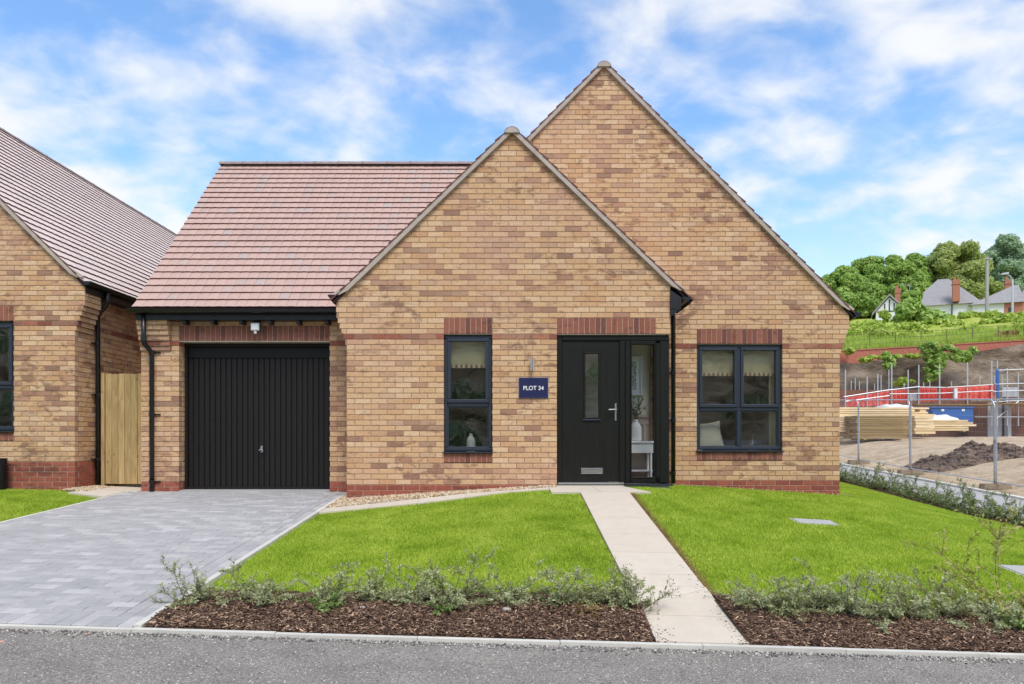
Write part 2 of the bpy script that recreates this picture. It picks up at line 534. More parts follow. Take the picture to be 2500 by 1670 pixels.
M['trunk'] = plain('trunk', sr(86,72,58), .9, .1, var=.3, vs=8, bump=.03, bs=14)
M['timber'] = NT('gate_timber')
t = M['timber']; w = t.noise(t.pos((26, 26, 2.0)), 1.0, 5, .65, 1.2); r = t.rand()
c = t.ramp(w, [(.3, sr(150,124,84)), (.55, sr(186,160,112)), (.75, sr(202,178,130))])
c = t.mix(1.0, c, t.ramp(r, [(0, .88), (1, 1.1)]), 'MULTIPLY')
kn = t.ramp(t.voronoi(t.pos((9, 9, 3.4)), 1.0), [(.06, 1.0), (.11, 0.0)])
c = t.mix(t.math('MULTIPLY', kn, .7), c, sr(112,72,40))
t.col(c); t.set(.75, .2); t.bump(w, .004); M['timber'] = t.done()
def lumber(name, lo, hi):
    t = NT(name); r = t.rand(); n = t.noise(t.pos((2, 20, 20)), 1.0, 4, .6)
    c = t.ramp(r, [(0, lo), (1, hi)])
    t.col(t.mix(1.0, c, t.ramp(n, [(.3, .82), (.7, 1.15)]), 'MULTIPLY')); t.set(.8, .2)
    return t.done()
M['lumber'] = lumber('sawn_timber', sr(214,184,136), sr(240,216,172))
M['lumber2'] = lumber('treated_timber', sr(140,116,74), sr(170,144,94))
# ------------------------------------------------------------------ ground levels
XS = [-14, -6.5, -5.7, -2.45, -2.30, -1.2, 0.5, 1.8, 2.5, 5.05, 7.5, 10.9, 14]
ZS = [-.03, -.11, -.155, -.16, -.20, -.125, -.02, -.02, -.06, -.215, -.62, -.98, -1.0]
YS = [11.05, 11.05, 11.05, 11.05, 10.3, 10.0, 9.25, 9.25, 11.2, 11.4, 11.5, 11.5, 11.5]
KY = 4.80                                     # back edge line of the kerb
def zk(X):
    return -.547 - .0288 * (np.clip(X, -14, 14) + 3.31)
def gz(X, Y):
    X = np.asarray(X, float); Y = np.asarray(Y, float)
    a = zk(X); b = np.interp(X, XS, ZS); yh = np.interp(X, XS, YS)
    t = np.clip((Y - KY) / (yh - KY), 0, 1)
    rise = np.interp(X, [4.5, 6.5], [0, .05])
    return a + (b - a) * t + rise * np.clip(Y - yh, 0, 14)
def zroad(X): return zk(X) - np.interp(X, [-3.4, -1.2], [.010, .019])
def g1(x, y): return float(gz(x, y))

def sheet(name, xs, ys, zf, mat, **kw):
    xs = np.asarray(xs, float); ys = np.asarray(ys, float)
    X, Y = np.meshgrid(xs, ys); Z = zf(X, Y)
    v = np.stack([X.ravel(), Y.ravel(), Z.ravel()], 1)
    n, m = len(ys), len(xs)
    i = np.arange(n*m).reshape(n, m)
    f = np.stack([i[:-1, :-1].ravel(), i[:-1, 1:].ravel(), i[1:, 1:].ravel(), i[1:, :-1].ravel()], 1)
    return link(name, fastmesh(name, v, f, mat, True), (0, 0, 0), **kw)

def far(a, b, n, e=1.6):                       # spacing that widens outwards
    return [a + (b - a) * (k / n) ** e for k in range(1, n + 1)]
xs = sorted(far(-14, -600, 14, 2.2)) + list(np.arange(-14, 14.01, .5)) + far(14, 600, 14, 2.2)
ys = sorted(far(-3, -600, 14, 2.2)) + list(np.arange(-3, 30.01, .5)) + far(30, 900, 14, 2.2)
sheet('ground', xs, ys, lambda X, Y: gz(X, Y) - .10, M['soil'], kind='structure')
# turf base: soil and thatch under both lawns
sheet('lawn', np.arange(-12, 7.76, .25), np.arange(KY + .05, 18.3, .25), lambda X, Y: gz(X, Y) - .022, M['turf'], kind='structure')
LAWN = bpy.data.objects['lawn']

# ------------------------------------------------------------------ road and kerb
road = sheet('road', sorted(far(-14, -90, 6)) + list(np.arange(-14, 14.1, .5)) + far(14, 90, 6), [-4, -2, 0, 2, 3, 4, KY - .055],
             lambda X, Y: zroad(X) + 0*Y, M['tarmac'], kind='structure')
rs = np.random.RandomState(3)
def stones(name, pts, size, mat, parent=None, flat=.6, sub=0, **kw):
    """small irregular octahedral stones"""
    n = len(pts)
    base = np.array([(1,0,0),(-1,0,0),(0,1,0),(0,-1,0),(0,0,1),(0,0,-1)], float)
    tri = np.array([(0,2,4),(2,1,4),(1,3,4),(3,0,4),(2,0,5),(1,2,5),(3,1,5),(0,3,5)])
    sc = size * (.6 + .8 * rs.rand(n, 1, 1))
    jit = 1 + .5 * (rs.rand(n, 6, 3) - .5)
    v = base[None] * jit * sc * np.array([1, 1, flat])
    v[:, :, :2] += .35 * (rs.rand(n, 6, 2) - .5) * sc
    a = rs.rand(n) * 6.283; c, s = np.cos(a)[:, None], np.sin(a)[:, None]
    x = v[:, :, 0]*c - v[:, :, 1]*s; y = v[:, :, 0]*s + v[:, :, 1]*c
    v = np.stack([x, y, v[:, :, 2]], 2) + np.asarray(pts)[:, None, :]
    f = (tri[None] + 6*np.arange(n)[:, None, None]).reshape(-1, 3)
    return link(name, fastmesh(name, v.reshape(-1, 3), f, mat), (0, 0, 0), parent, **kw)
N = 30000
x = rs.uniform(-4.6, 4.6, N); y = KY - .06 - 1.5 * rs.rand(N)
stones('loose_aggregate', np.stack([x, y, zroad(x) - .002 - .003*rs.rand(N)], 1), .0075, M['chip'], road, .75, kind='stuff')
N = 2200
x = rs.uniform(-4.4, 4.4, N); y = KY - .065 - np.abs(rs.randn(N)) * .05
stones('kerbside_grit', np.stack([x, y, zroad(x) + .003 + 0*x], 1), .009, M['chip'], road, .8, kind='stuff')

kerb = link('kerb', None, (0, KY - .025, -.64), kind='structure')
L = .914
for i in range(-16, 17):
    x0 = i*L + .31; x1 = x0 + L - .004
    za, zb = float(zk(x0)), float(zk(x1)); dz = rng.uniform(-.003, .003)
    b = MB()
    b.prism([(x0, KY-.05, za-.15), (x1, KY-.05, zb-.15), (x1, KY-.05, zb+.004+dz), (x0, KY-.05, za+.004+dz)], (0, .05, 0))
    b.build('kerb_stone', M['kerb'], kerb)

# ------------------------------------------------------------------ block paved drive
DX0, DX1 = -5.66, -2.45
drive = sheet('driveway', np.arange(DX0, DX1 + .01, (DX1 - DX0)/8), np.linspace(KY, 11.3, 20), lambda X, Y: gz(X, Y) - .004, M['joint'], kind='structure')
def blk(w, l):
    b = MB(); c = .004; h = .012
    b.v = [(-w/2,-l/2,-.05),(w/2,-l/2,-.05),(w/2,l/2,-.05),(-w/2,l/2,-.05),
           (-w/2,-l/2,h-c),(w/2,-l/2,h-c),(w/2,l/2,h-c),(-w/2,l/2,h-c),
           (-w/2+c,-l/2+c,h),(w/2-c,-l/2+c,h),(w/2-c,l/2-c,h),(-w/2+c,l/2-c,h)]
    b.f = [(8,9,10,11),(4,5,9,8),(5,6,10,9),(6,7,11,10),(7,4,8,11),(0,1,5,4),(1,2,6,5),(2,3,7,6),(3,0,4,7)]
    return b
blocks = []                                    # (cx, cy, w, l)
for i in range(int((DX1 - .2 - DX0)/.1025)):   # soldier course along the kerb
    blocks.append((DX1 - .2 - .051 - i*.1025, KY + .105, .0985, .200))
for c in range(2):                             # two edge courses
    y = KY + .0 + (c % 2)*.1
    if c: blocks.append((DX1 - .051 - c*.1005, KY + .049, .0965, .0965))
    while y + .2 < 11.15:
        blocks.append((DX1 - .051 - c*.1005, y + .1, .0965, .1975)); y += .2015
row = 0; y = KY + .21
while y + .1 < 11.2:
    x = DX1 - .205 - (row % 2)*.1
    if row % 2: blocks.append((DX1 - .205 - .048, y + .05, .092, .0975))
    while x - .2 > DX0 - .02:
        blocks.append((x - .1, y + .05, .1975, .0975)); x -= .2015
    if x - DX0 > .03:
        blocks.append(((x + DX0)/2, y + .05, x - DX0 - .004, .0975))
    y += .1012; row += 1
def on_screen(p, m=20):
    if p[1] < .3: return False
    px = 1250 + p[0]*F/p[1]; py = 1068 - (p[2]-CAMZ)*F/p[1]
    return -m < px < 2500+m and -m < py < 1670+m
bl_mesh = {}
vis = sorted([b for b in blocks if on_screen((b[0], b[1], g1(b[0], b[1])), -4)], key=lambda b: b[1])
chosen = set(vis[:300])
rest = MB()
for cx, cy, w, l in blocks:
    z = g1(cx, cy) + rng.uniform(-.0012, .0012)
    sx = (g1(cx+.1, cy) - g1(cx-.1, cy))/.2; sy = (g1(cx, cy+.1) - g1(cx, cy-.1))/.2
    rot = Euler((math.atan(sy), -math.atan(sx), 0))
    if (cx, cy, w, l) in chosen:
        k = (round(w, 3), round(l, 3))
        if k not in bl_mesh: bl_mesh[k] = blk(w, l).mesh('paving_block', M['block'])
        link('paving_block', bl_mesh[k], (cx, cy, z), drive, rot)
    else:
        b = blk(w, l); mt = rot.to_matrix(); n = len(rest.v)
        rest.v += [tuple(mt @ Vector(q) + Vector((cx, cy, z))) for q in b.v]
        rest.f += [tuple(n+i for i in q) for q in b.f]
rest.build('paving_blocks', M['block'], drive, kind='stuff')
# edging kerbs of the drive
def edging(xa, ya, xb, yb, w, top, parent, mat, seg=.9):
    n = max(1, round(math.hypot(xb-xa, yb-ya)/seg)); d = Vector((xb-xa, yb-ya, 0))/n
    s = Vector((-d.y, d.x, 0)).normalized()*w/2
    for i in range(n):
        p = Vector((xa, ya, 0)) + d*i + d*.003; q = Vector((xa, ya, 0)) + d*(i+1)
        pts = []
        for c in (p+s, p-s, q-s, q+s):
            pts.append(Vector((c.x, c.y, g1(c.x, c.y) + top)))
        MB().prism(pts, (0, 0, -.14)).build('edging_kerb', mat, parent)
edging(DX1 + .027, KY + .004, DX1 + .027, 11.0, .05, .020, drive, M['kerb'])
edging(DX0 - .027, KY + .004, DX0 - .027, 11.0, .05, .016, drive, M['kerb'])
b = MB(); b.box(-4.96, -2.72, 11.08, 11.30, -.40, -.128); b.build('garage_threshold', M['concrete'], drive)

# ------------------------------------------------------------------ slab paths
def slab(parent, pts, top=.012, mat=None):
    q = [Vector((x, y, g1(x, y) + top)) for x, y in pts]
    return MB().prism(q, (0, 0, -.06)).build('paving_slab', mat or M['slab'], parent)
path = link('garden_path', None, (1.18, KY, -.68), kind='structure')
def pl(y): return .935 - .085*(y-KY)/4.4      # left edge of the path
ysl = [KY + .003, 5.25, 5.85, 6.13, 6.73, 7.34, 7.96, 8.57, 9.20]
for i in range(len(ysl) - 1):
    a, c = ysl[i] + .003, ysl[i+1] - .003
    if i == 2 - 1:                            # slab cut on the skew where the path turns
        l, r = pl(a), pl(a) + .6
        slab(path, [(l, a), (r, a), (r, c - .03), (l, a + .12)])
        slab(path, [(l, a + .128), (r, c - .022), (r, c), (l, c)])
    else:
        slab(path, [(pl(a), a), (pl(a)+.6, a), (pl(c)+.6, c), (pl(c), c)])
slab(path, [(.49, 9.206), (1.097, 9.206), (1.097, 10.30), (.49, 10.30)], .012)
slab(path, [(1.103, 9.206), (1.72, 9.206), (1.50, 10.30), (1.103, 10.30)], .012)
strip = link('slab_strip', None, (-1.2, 9.6, -.15), kind='structure')
sx = [-2.395, -1.8, -1.2, -.6, 0.0, .485]
for a, c in zip(sx[:-1], sx[1:]):
    def yb(x): return 9.22 + (x + 2.4)*.155
    slab(strip, [(a+.002, yb(a)), (c-.002, yb(c)), (c-.002, yb(c)+.33), (a+.002, yb(a)+.33)], .010)
alley = link('alley_paving', None, (-6.1, 11.2, -.13), kind='structure')
slab(alley, [(-6.35, 10.62), (-5.72, 10.40), (-5.72, 11.0), (-6.2, 11.0)], .02)
slab(alley, [(-6.2, 11.006), (-5.56, 11.006), (-5.56, 11.58), (-6.2, 11.58)], .02)
slab(alley, [(-6.2, 11.586), (-5.56, 11.586), (-5.56, 13.5), (-6.2, 13.5)], .02)

# gravel margins
def scatter(n, x0, x1, y0, y1, ok):
    x = rs.uniform(x0, x1, n); y = rs.uniform(y0, y1, n); k = ok(x, y)
    return x[k], y[k]
gravel = sheet('gravel_margin', np.linspace(-2.42, .6, 14), np.linspace(0, 1, 5),
               lambda X, Y: 0*X, M['pebble'], kind='structure')
me = gravel.data
for v in me.vertices:                          # from the slab strip back to the wall
    y0 = 9.5 + (v.co.x + 2.4)*.155
    y = y0 + v.co.y*(10.42 - y0); v.co.y = y; v.co.z = g1(v.co.x, y) - .008
x, y = scatter(7500, -2.42, .6, 9.4, 10.4, lambda x, y: y > 9.56 + (x+2.4)*.155)
stones('pebbles', np.stack([x, y, gz(x, y) + .004 + .012*rs.rand(len(x))], 1), .016, M['pebble'], gravel, .7, kind='stuff')
x, y = scatter(500, -2.40, -2.28, 10.3, 11.0, lambda x, y: y > 0)
stones('pebbles', np.stack([x, y, gz(x, y) + .01 + .012*rs.rand(len(x))], 1), .016, M['pebble'], gravel, .7, kind='stuff')
x, y = scatter(900, -6.55, -6.18, 10.8, 11.6, lambda x, y: y > 0)
stones('pebbles', np.stack([x, y, gz(x, y) + .01 + .012*rs.rand(len(x))], 1), .016, M['pebble'], gravel, .7, kind='stuff')
x, y = scatter(160, 2.3, 5.2, 11.30, 11.43, lambda x, y: y > 0)
stones('pebbles', np.stack([x, y, gz(x, y) - .002 + .012*rs.rand(len(x))], 1), .010, M['pebble'], gravel, .7, kind='stuff')

# ------------------------------------------------------------------ brick walls
def clip(poly, planes):
    for a, b, c in planes:                     # keep a*u + b*z <= c
        out = []
        for i in range(len(poly)):
            p, q = poly[i], poly[(i+1) % len(poly)]
            dp, dq = a*p[0]+b*p[1]-c, a*q[0]+b*q[1]-c
            if dp <= 0: out.append(p)
            if (dp < 0 < dq) or (dq < 0 < dp):
                t = dp/(dp-dq); out.append((p[0]+t*(q[0]-p[0]), p[1]+t*(q[1]-p[1])))
        poly = out
        if len(poly) < 3: return []
    return poly
def area(p):
    return abs(sum(p[i][0]*p[(i+1) % len(p)][1] - p[(i+1) % len(p)][0]*p[i][1] for i in range(len(p))))/2

BRK = {}
COUNT = {}
def brick_obj(parent, house, u0, u1, z0, z1, y, kind, name='brick', depth=.09):
    k = (round(u1-u0, 3), round(z1-z0, 3), kind, round(depth, 3))
    if k not in BRK:
        w, h = k[0], k[1]
        BRK[k] = MB().bevbox(-w/2, w/2, 0, depth, 0, h, .003).mesh(name, M[kind])
    COUNT[house] = COUNT.get(house, 0) + 1
    return link(name, BRK[k], ((u0+u1)/2, y - rng.uniform(0, .0022), z0), parent)

CH = .075
def wall(house, parent, name, O, U, N, lim, k0, k1, zb, openings=(), planes=(), pitch=.225, phase=0, string=27, obj=None, hname='h'):
    """a leaf of stretcher-bond brickwork; lim(k) -> (u0, u1) of course k; obj(kind, k, u0, u1) -> build as own object"""
    O = Vector(O); U = Vector(U); N = Vector(N)
    def pt(u, z, d): return O + U*u + Vector((0, 0, z)) - N*d
    flip = U.cross(Vector((0, 0, 1))).dot(N) < 0
    mort, mred = MB(), MB(); joined = {'buff': MB(), 'red': MB(), 'string': MB()}
    todo = []
    for k in range(k0, k1):
        z0 = zb + k*CH; z1 = z0 + CH; zc = (z0+z1)/2
        kind = 'red' if k < 0 else ('string' if k == string else 'buff')
        a, b = lim(k)
        iv = [(a, b)]
        for (oa, ob, oz0, oz1) in openings:
            if oz0 < zc < oz1:
                nv = []
                for (p, q) in iv:
                    if oa >= q or ob <= p: nv.append((p, q)); continue
                    if oa > p + .01: nv.append((p, oa))
                    if ob < q - .01: nv.append((ob, q))
                iv = nv
        for (p, q) in iv:
            pol = clip([(p, z0), (q, z0), (q, z1), (p, z1)], planes)
            if pol and area(pol) > 1e-4:
                if flip: pol = pol[::-1]
                pol = [(min(max(u, p + .004), q - .004), z) for u, z in pol]
                (mred if k < 0 else mort).prism([pt(u, z, .0055) for u, z in pol], -N*.095)
            s = math.floor((p - phase)/pitch) - 1
            while True:
                w0 = phase + s*pitch + (k % 2)*pitch/2; w1 = w0 + pitch; s += 1
                if w0 >= q: break
                c0 = max(p, w0 + .005) if w0 > p - .04 else p
                c1 = min(q, w1 - .005) if w1 < q + .04 else q
                if w1 >= q - .04: c1 = q
                if w0 <= p + .0 : c0 = p
                if c1 - c0 < .035 or w1 <= p + .03: continue
                r = [(c0, z0+.005), (c1, z0+.005), (c1, z1-.005), (c0, z1-.005)]
                pol = clip(r, planes)
                if len(pol) < 3 or area(pol) < 6e-4: continue
                todo.append((kind, k, c0, c1, z0+.005, z1-.005, pol, area(pol) > .999*(c1-c0)*(z1-z0-.01)))
                if w1 >= q: break
    for kind, k, c0, c1, z0, z1, pol, full in todo:
        if full and obj and obj(kind, k, c0, c1, z0):
            w = pt(0, 0, 0)
            brick_obj(parent, hname, w.x + c0, w.x + c1, w.z + z0, w.z + z1, w.y, kind, {'buff': 'brick', 'red': 'red_brick', 'string': 'string_course_brick'}[kind])
        else:
            if flip: pol = pol[::-1]
            d = -rng.uniform(0, .0022)
            joined[kind].prism([pt(u, z, d) for u, z in pol], -N*.09, False)
    mort.build('mortar', M['mortar'], parent, kind='stuff')
    if mred.v: mred.build('mortar', M['mortar_red'], parent, kind='stuff')
    if joined['buff'].v: joined['buff'].build('brickwork', M['buff'], parent, kind='stuff')
    if joined['string'].v: joined['string'].build('string_course', M['string'], parent, kind='stuff')
    if joined['red'].v: joined['red'].build('red_brickwork', M['red'], parent, kind='stuff')

def soldier(parent, x0, x1, z0, z1, y, mat='soldier', name='soldier_brick'):
    n = max(1, round((x1-x0)/.0765)); w = (x1-x0)/n
    for i in range(n):
        brick_obj(parent, 'soldier', x0+i*w+.005, x0+(i+1)*w-.005, z0+.004, z1-.004, y, mat, name)
    MB().box(x0, x1, y+.006, y+.1, z0, z1).build('soldier_mortar', M['mortar_red'], parent)

house = thing('bungalow', 'buff brick bungalow with two stepped gables, dark front door and black garage door', 'house', (0, 11, -.1))
DA, DB, DC = 10.34, 11.43, 11.08
AX0, AX1 = -2.30, 2.20
# --- front gable
wa = link('front_gable_wall', None, (0, DA, 0), house)
def corb(k, a=26): return .0245*min(6, max(0, k-a+1))
APEX_A = 4.824; KA = .963; KB = 1.01
pa = [(KA, 1, APEX_A + .075), (-KA, 1, APEX_A + .075)]
openA = [(-.95, -.275, .45, 2.325), (.625, 2.2, -.6, 2.1), (.625, 2.0, 2.1, 2.325), (-.95, -.275, .30, .45)]
cntA = [0]
def objA(kind, k, u0, u1, z):
    if kind != 'buff': return True
    if cntA[0] >= 300: return False
    if 0 <= k < 27:
        cntA[0] += 1
        return True
    return False
wall(house, wa, 'front', (0, DA, 0), (1, 0, 0), (0, -1, 0), lambda k: (AX0 - corb(k), AX1), -5, 66, 0, openA, pa, phase=AX0, obj=objA, hname='main')
soldier(wa, -.95, -.275, 2.1, 2.325, DA)
soldier(wa, .625, 2.0, 2.1, 2.325, DA)
soldier(wa, -.95, -.275, .31, .44, DA - .004)
wall(house, wa, 'left', (AX0, 0, 0), (0, -1, 0), (-1, 0, 0), lambda k: (-11.08, -DA - .0925), -5, 35, 0, phase=-DA, string=27)
wall(house, wa, 'right', (AX1, 0, 0), (0, 1, 0), (1, 0, 0), lambda k: (DA + .0925, DB), -5, 35, 0, [(DA, 11.26, -1, 2.1)], phase=DA, string=27)
MB().box(.625, 2.198, DA + .012, DA + .09, 2.090, 2.098).build('lintel', M['lintel'], wa); MB().box(-.945, -.28, DA + .012, DA+.06, 2.094, 2.099).build('lintel', M['lintel'], wa)
# --- main gable
BX1 = 5.04; PB = .2198
wb = link('main_gable_wall', None, (3.6, DB, 0), house)
APX, APZ = 1.411, 6.284
BX0 = 2*APX - BX1
pb = [(KB, 1, KB*APX + APZ + .075), (-KB, 1, APZ - KB*APX + .075)]
openB = [(BX1 - 10*PB, BX1 - 4*PB, .30, 2.325), (BX0 - 1, 2.2, -1, 2.6), (-3, -.9, 2.6, 3.9)]
wall(house, wb, 'front', (0, DB, 0), (1, 0, 0), (0, -1, 0), lambda k: (BX0, BX1 + corb(k)), -5, 85, 0, openB, pb, pitch=PB, phase=BX1, obj=lambda kind, k, a, c, z: kind != 'buff' and c > 2.25, hname='main')
WB0, WB1 = BX1 - 10*PB, BX1 - 4*PB
soldier(wb, WB0, WB1, 2.1, 2.325, DB)
soldier(wb, WB0, WB1, .31, .44, DB - .004)
MB().box(WB0 + .005, WB1 - .005, DB + .012, DB + .06, 2.094, 2.099).build('lintel', M['lintel'], wb)
wall(house, wb, 'side', (BX1, 0, 0), (0, 1, 0), (1, 0, 0), lambda k: (DB + .0925, 23), -5, 35, 0, phase=DB, string=27)
def corbel_side(parent, X, Y, s, a=26, zb=0.0, top=34):
    b = MB()
    for k in range(a, top):
        d = .0245*min(6, k-a+1)
        for j in range(2):
            y0 = Y + .104 + j*.17; z = zb + k*CH
            xa, xb = sorted((X - s*.02, X + s*d))
            b.box(xa, xb, y0, y0 + .165, z + .005, z + .070)
    b.build('corbel', M['buff'], parent)
corbel_side(wb, BX1, DB, 1)
corbel_side(wa, AX0, DA, -1)
# --- garage wall
CX0 = -5.528
wc = link('garage_wall', None, (-4, DC, 0), house)
GX0, GX1 = -4.966, -2.72
wall(house, wc, 'front', (0, DC, 0), (1, 0, 0), (0, -1, 0), lambda k: (CX0, AX0), -5, 34, 0, [(GX0, GX1, -1, 2.325)], phase=CX0, obj=lambda kind, k, a, c, z: kind != 'buff', hname='main')
soldier(wc, GX0, GX1, 2.1, 2.325, DC)
wall(house, wc, 'left', (CX0, 0, 0), (0, -1, 0), (-1, 0, 0), lambda k: (-17.3, -DC - .0925), -5, 76, 0, planes=[(-1, 1, 14.1 + 5.6), (1, 1, -14.1 + 5.6)], phase=-DC)
# door reveals
for x, s in ((GX0, 1), (GX1, -1)):
    wall(house, wc, 'reveal', (x, 0, 0), (0, 1, 0) if s > 0 else (0, -1, 0), (s, 0, 0), (lambda k: (DC + .102, DC + .24)) if s > 0 else (lambda k: (-DC - .24, -DC - .102)), -5, 28, 0, phase=DC if s > 0 else -DC)
MB().box(GX0 - .0, GX1, DC + .004, DC + .20, 2.088, 2.098).build('lintel', M['lintel'], wc)
for k in range(26, 33):                        # corbelled pier foot of the eaves, stepping forward
    d = .0245*min(6, k - 25); z = k*CH
    cut = rng.choice((.12, .23, .31))
    brick_obj(wc, 'main', CX0 - .006, CX0 + cut - .004, z + .005, z + .07, DC - d, 'string' if k == 27 else 'buff', 'corbel_brick', d + .05)
    brick_obj(wc, 'main', CX0 + cut + .005, CX0 + .445, z + .005, z + .07, DC - d, 'string' if k == 27 else 'buff', 'corbel_brick', d + .05)
    MB().box(CX0 - .002, CX0 + .441, DC - d + .006, DC + .05, z - .005, z + .075).build('corbel_mortar', M['mortar'], wc)

# ------------------------------------------------------------------ roofs
TW = .30; G = .187
def tile_data(w=TW, lng=.26):
    """one interlocking double plain tile lying on x (across), y (up the slope), z (out of the roof)"""
    b = MB(); t0 = .037
    for h in range(2):
        xa = -w/2 + h*w/2 + .0015; xb = xa + w/2 - .003; xm = (xa+xb)/2
        n = len(b.v)
        for (x, c) in ((xa, 0), (xm, .0045), (xb, 0)):
            b.v += [(x, 0, t0 - .029 + c*.6), (x, 0, t0 + c), (x, lng, .008 + c*.7)]
        b.f += [(n+1, n+4, n+5, n+2), (n+4, n+7, n+8, n+5), (n, n+3, n+4, n+1), (n+3, n+6, n+7, n+4), (n, n+1, n+2), (n+6, n+8, n+7)]
    b.v += [(-w/2+.001, .004, t0-.012), (w/2-.001, .004, t0-.012), (w/2-.001, lng, .002), (-w/2+.001, lng, .002)]
    n = len(b.v); b.f.append((n-4, n-3, n-2, n-1))
    return b
TILE = tile_data(); TILE_ME = {}
def tile_slope(parent, O, T, S, nt, nr, keep=None, obj=None, mat='tile', seed=0, Lmax=99):
    """O eave corner, T along the eave, S up the slope"""
    O = Vector(O); T = Vector(T).normalized(); S = Vector(S).normalized(); Nn = T.cross(S).normalized()
    mt = Matrix((T, S, Nn)).transposed()
    rg = random.Random(seed)
    if mat not in TILE_ME: TILE_ME[mat] = TILE.mesh('roof_tile', M[mat])
    eu = mt.to_euler()
    j = MB(); cnt = 0
    tiles = []
    for r in range(nr):
        off = (r % 2)*TW/2
        n = nt + (1 if r % 2 else 0)
        for c in range(n):
            p = O + T*((c + .5)*TW - off) + S*(r*G)
            if keep and not keep(p): continue
            tiles.append((r, c, n, p))
    for r, c, n, p in tiles:
        p = p + Nn*rg.uniform(-.0015, .0015)
        edge = (r % 2 and c in (0, n-1))
        top = r*G + .26 > Lmax
        if not edge and not top and obj and cnt < 300 and obj(p):
            link('roof_tile', TILE_ME[mat], p, parent, eu); cnt += 1
        else:
            k = len(j.v)
            tv, tf = TILE.v, TILE.f
            if edge:                           # half tile at the verge
                h0 = 0 if c else 9
                tv = TILE.v[h0:h0+9]; tf = [tuple(i - h0 for i in q) for q in TILE.f[:12] if min(q) >= h0 and max(q) < h0 + 9]
            for q in tv:
                j.v.append(tuple(p + mt @ Vector((q[0], min(q[1], max(.01, Lmax - r*G)), q[2]))))
            j.f += [tuple(k+i for i in q) for q in tf]
    if j.v: j.build('roof_tiles', M[mat], parent, kind='stuff')
def slab_roof(parent, pts, th=.05):
    pts = [Vector(p) for p in pts]
    n = (pts[1]-pts[0]).cross(pts[2]-pts[0]).normalized()
    MB().prism(pts, -n*th).build('roof_boarding', M['underlay'], parent)
S45 = math.sqrt(.5)

# garage roof (eaves along X, facing the drive)
rg_ = link('garage_roof', None, (-4, 12.5, 2.5), house)
EY, EZ = 10.86, 2.545
RY = EY + 3.33; RZ = EZ + 3.30
sdirg = Vector((0, RY-EY, RZ-EZ)).normalized()
nrows = int((Vector((0, RY-EY, RZ-EZ)).length - .05)/G) + 1
def zA(x): return APEX_A + .12 - KA*abs(x)
def zmain(x): return APZ + .12 - KB*abs(x - APX)
LG = Vector((0, RY-EY, RZ-EZ)).length
tile_slope(rg_, (-5.55, EY, EZ), (1, 0, 0), sdirg, 20, nrows, Lmax=LG, keep=lambda p: p.z > zA(p.x) - .25 and p.x < .6 and p.z > zmain(p.x) - .3,
           obj=lambda p: p.x < -.9 and p.z > zA(p.x) + .05, seed=1)
slab_roof(rg_, [(-5.54, EY+.02, EZ-.005), (-1.0, EY+.02, EZ-.005), (-1.0, RY, RZ-.01), (-5.54, RY, RZ-.01)])
slab_roof(rg_, [(-1.0, RY+3.3, EZ-.005), (-5.54, RY+3.3, EZ-.005), (-5.54, RY, RZ-.01), (-1.0, RY, RZ-.01)])
tile_slope(rg_, (-1.0, RY + RY - EY, EZ), (-1, 0, 0), (0, -sdirg.y, sdirg.z), 15, nrows, seed=2, Lmax=LG)
def ridge_run(parent, a, b, r=.105, L=.456, mat='ridge'):
    a = Vector(a); b = Vector(b); d = (b-a).normalized(); n = int((b-a).length/L); s = d.cross(Vector((0, 0, 1))).normalized()
    for i in range(n):
        m = MB(); k = 8
        for (t, rr) in ((i*L, r), (i*L + L - .03, r*.985), (i*L + L - .03, r*1.06), (i*L + L - .002, r*1.06)):
            for q in range(k+1):
                an = math.pi*q/k
                m.v.append(tuple(a + d*t + s*math.cos(an)*rr + Vector((0, 0, math.sin(an)*rr*.72 - .03))))
        for u in range(3):
            for q in range(k):
                m.f.append((u*(k+1)+q, u*(k+1)+q+1, (u+1)*(k+1)+q+1, (u+1)*(k+1)+q))
        m.f.append(tuple(range(k, -1, -1))); m.f.append(tuple(range(3*(k+1), 4*(k+1))))
        m.build('ridge_tile', M[mat], parent)
ridge_run(rg_, (-5.56, RY, RZ + .035), (-.05, RY, RZ + .035))

def gable_roof(house_, name, ax, az, half, y0, y1, left=True, right=True, keepL=None, keepR=None, yl=None, yr=None, mat='tile', obj=None, seedv=3, k=1.0):
    """45-degree roof, ridge along Y; (ax, az) is the tile-top ridge line"""
    r = link(name, None, (ax, y0, az - half*k), house_)
    L = half*math.sqrt(1 + k*k); nr = int((L - .06)/G) + 1
    for s, on, keep, yy in ((-1, left, keepL, yl or y1), (1, right, keepR, yr or y1)):
        if not on: continue
        nt = int((yy - y0)/TW)
        e = (ax + s*half, az - half*k)
        # T x S must point up and outwards
        if s > 0: O = (e[0], y0, e[1]); T = (0, 1, 0); Sv = (-1, 0, k)
        else: O = (e[0], y0 + nt*TW, e[1]); T = (0, -1, 0); Sv = (1, 0, k)
        tile_slope(r, Vector(O) - Vector((0, 0, .030)), T, Sv, nt, nr, keep, obj if s > 0 else None, mat, seedv + s, L - .01)
        p = [(e[0], y0 + .03, e[1]-.035), (e[0], y0 + nt*TW, e[1]-.035), (ax, y0 + nt*TW, az-.035), (ax, y0 + .03, az-.035)]
        slab_roof(r, p if s > 0 else p[::-1], .03)
    return r
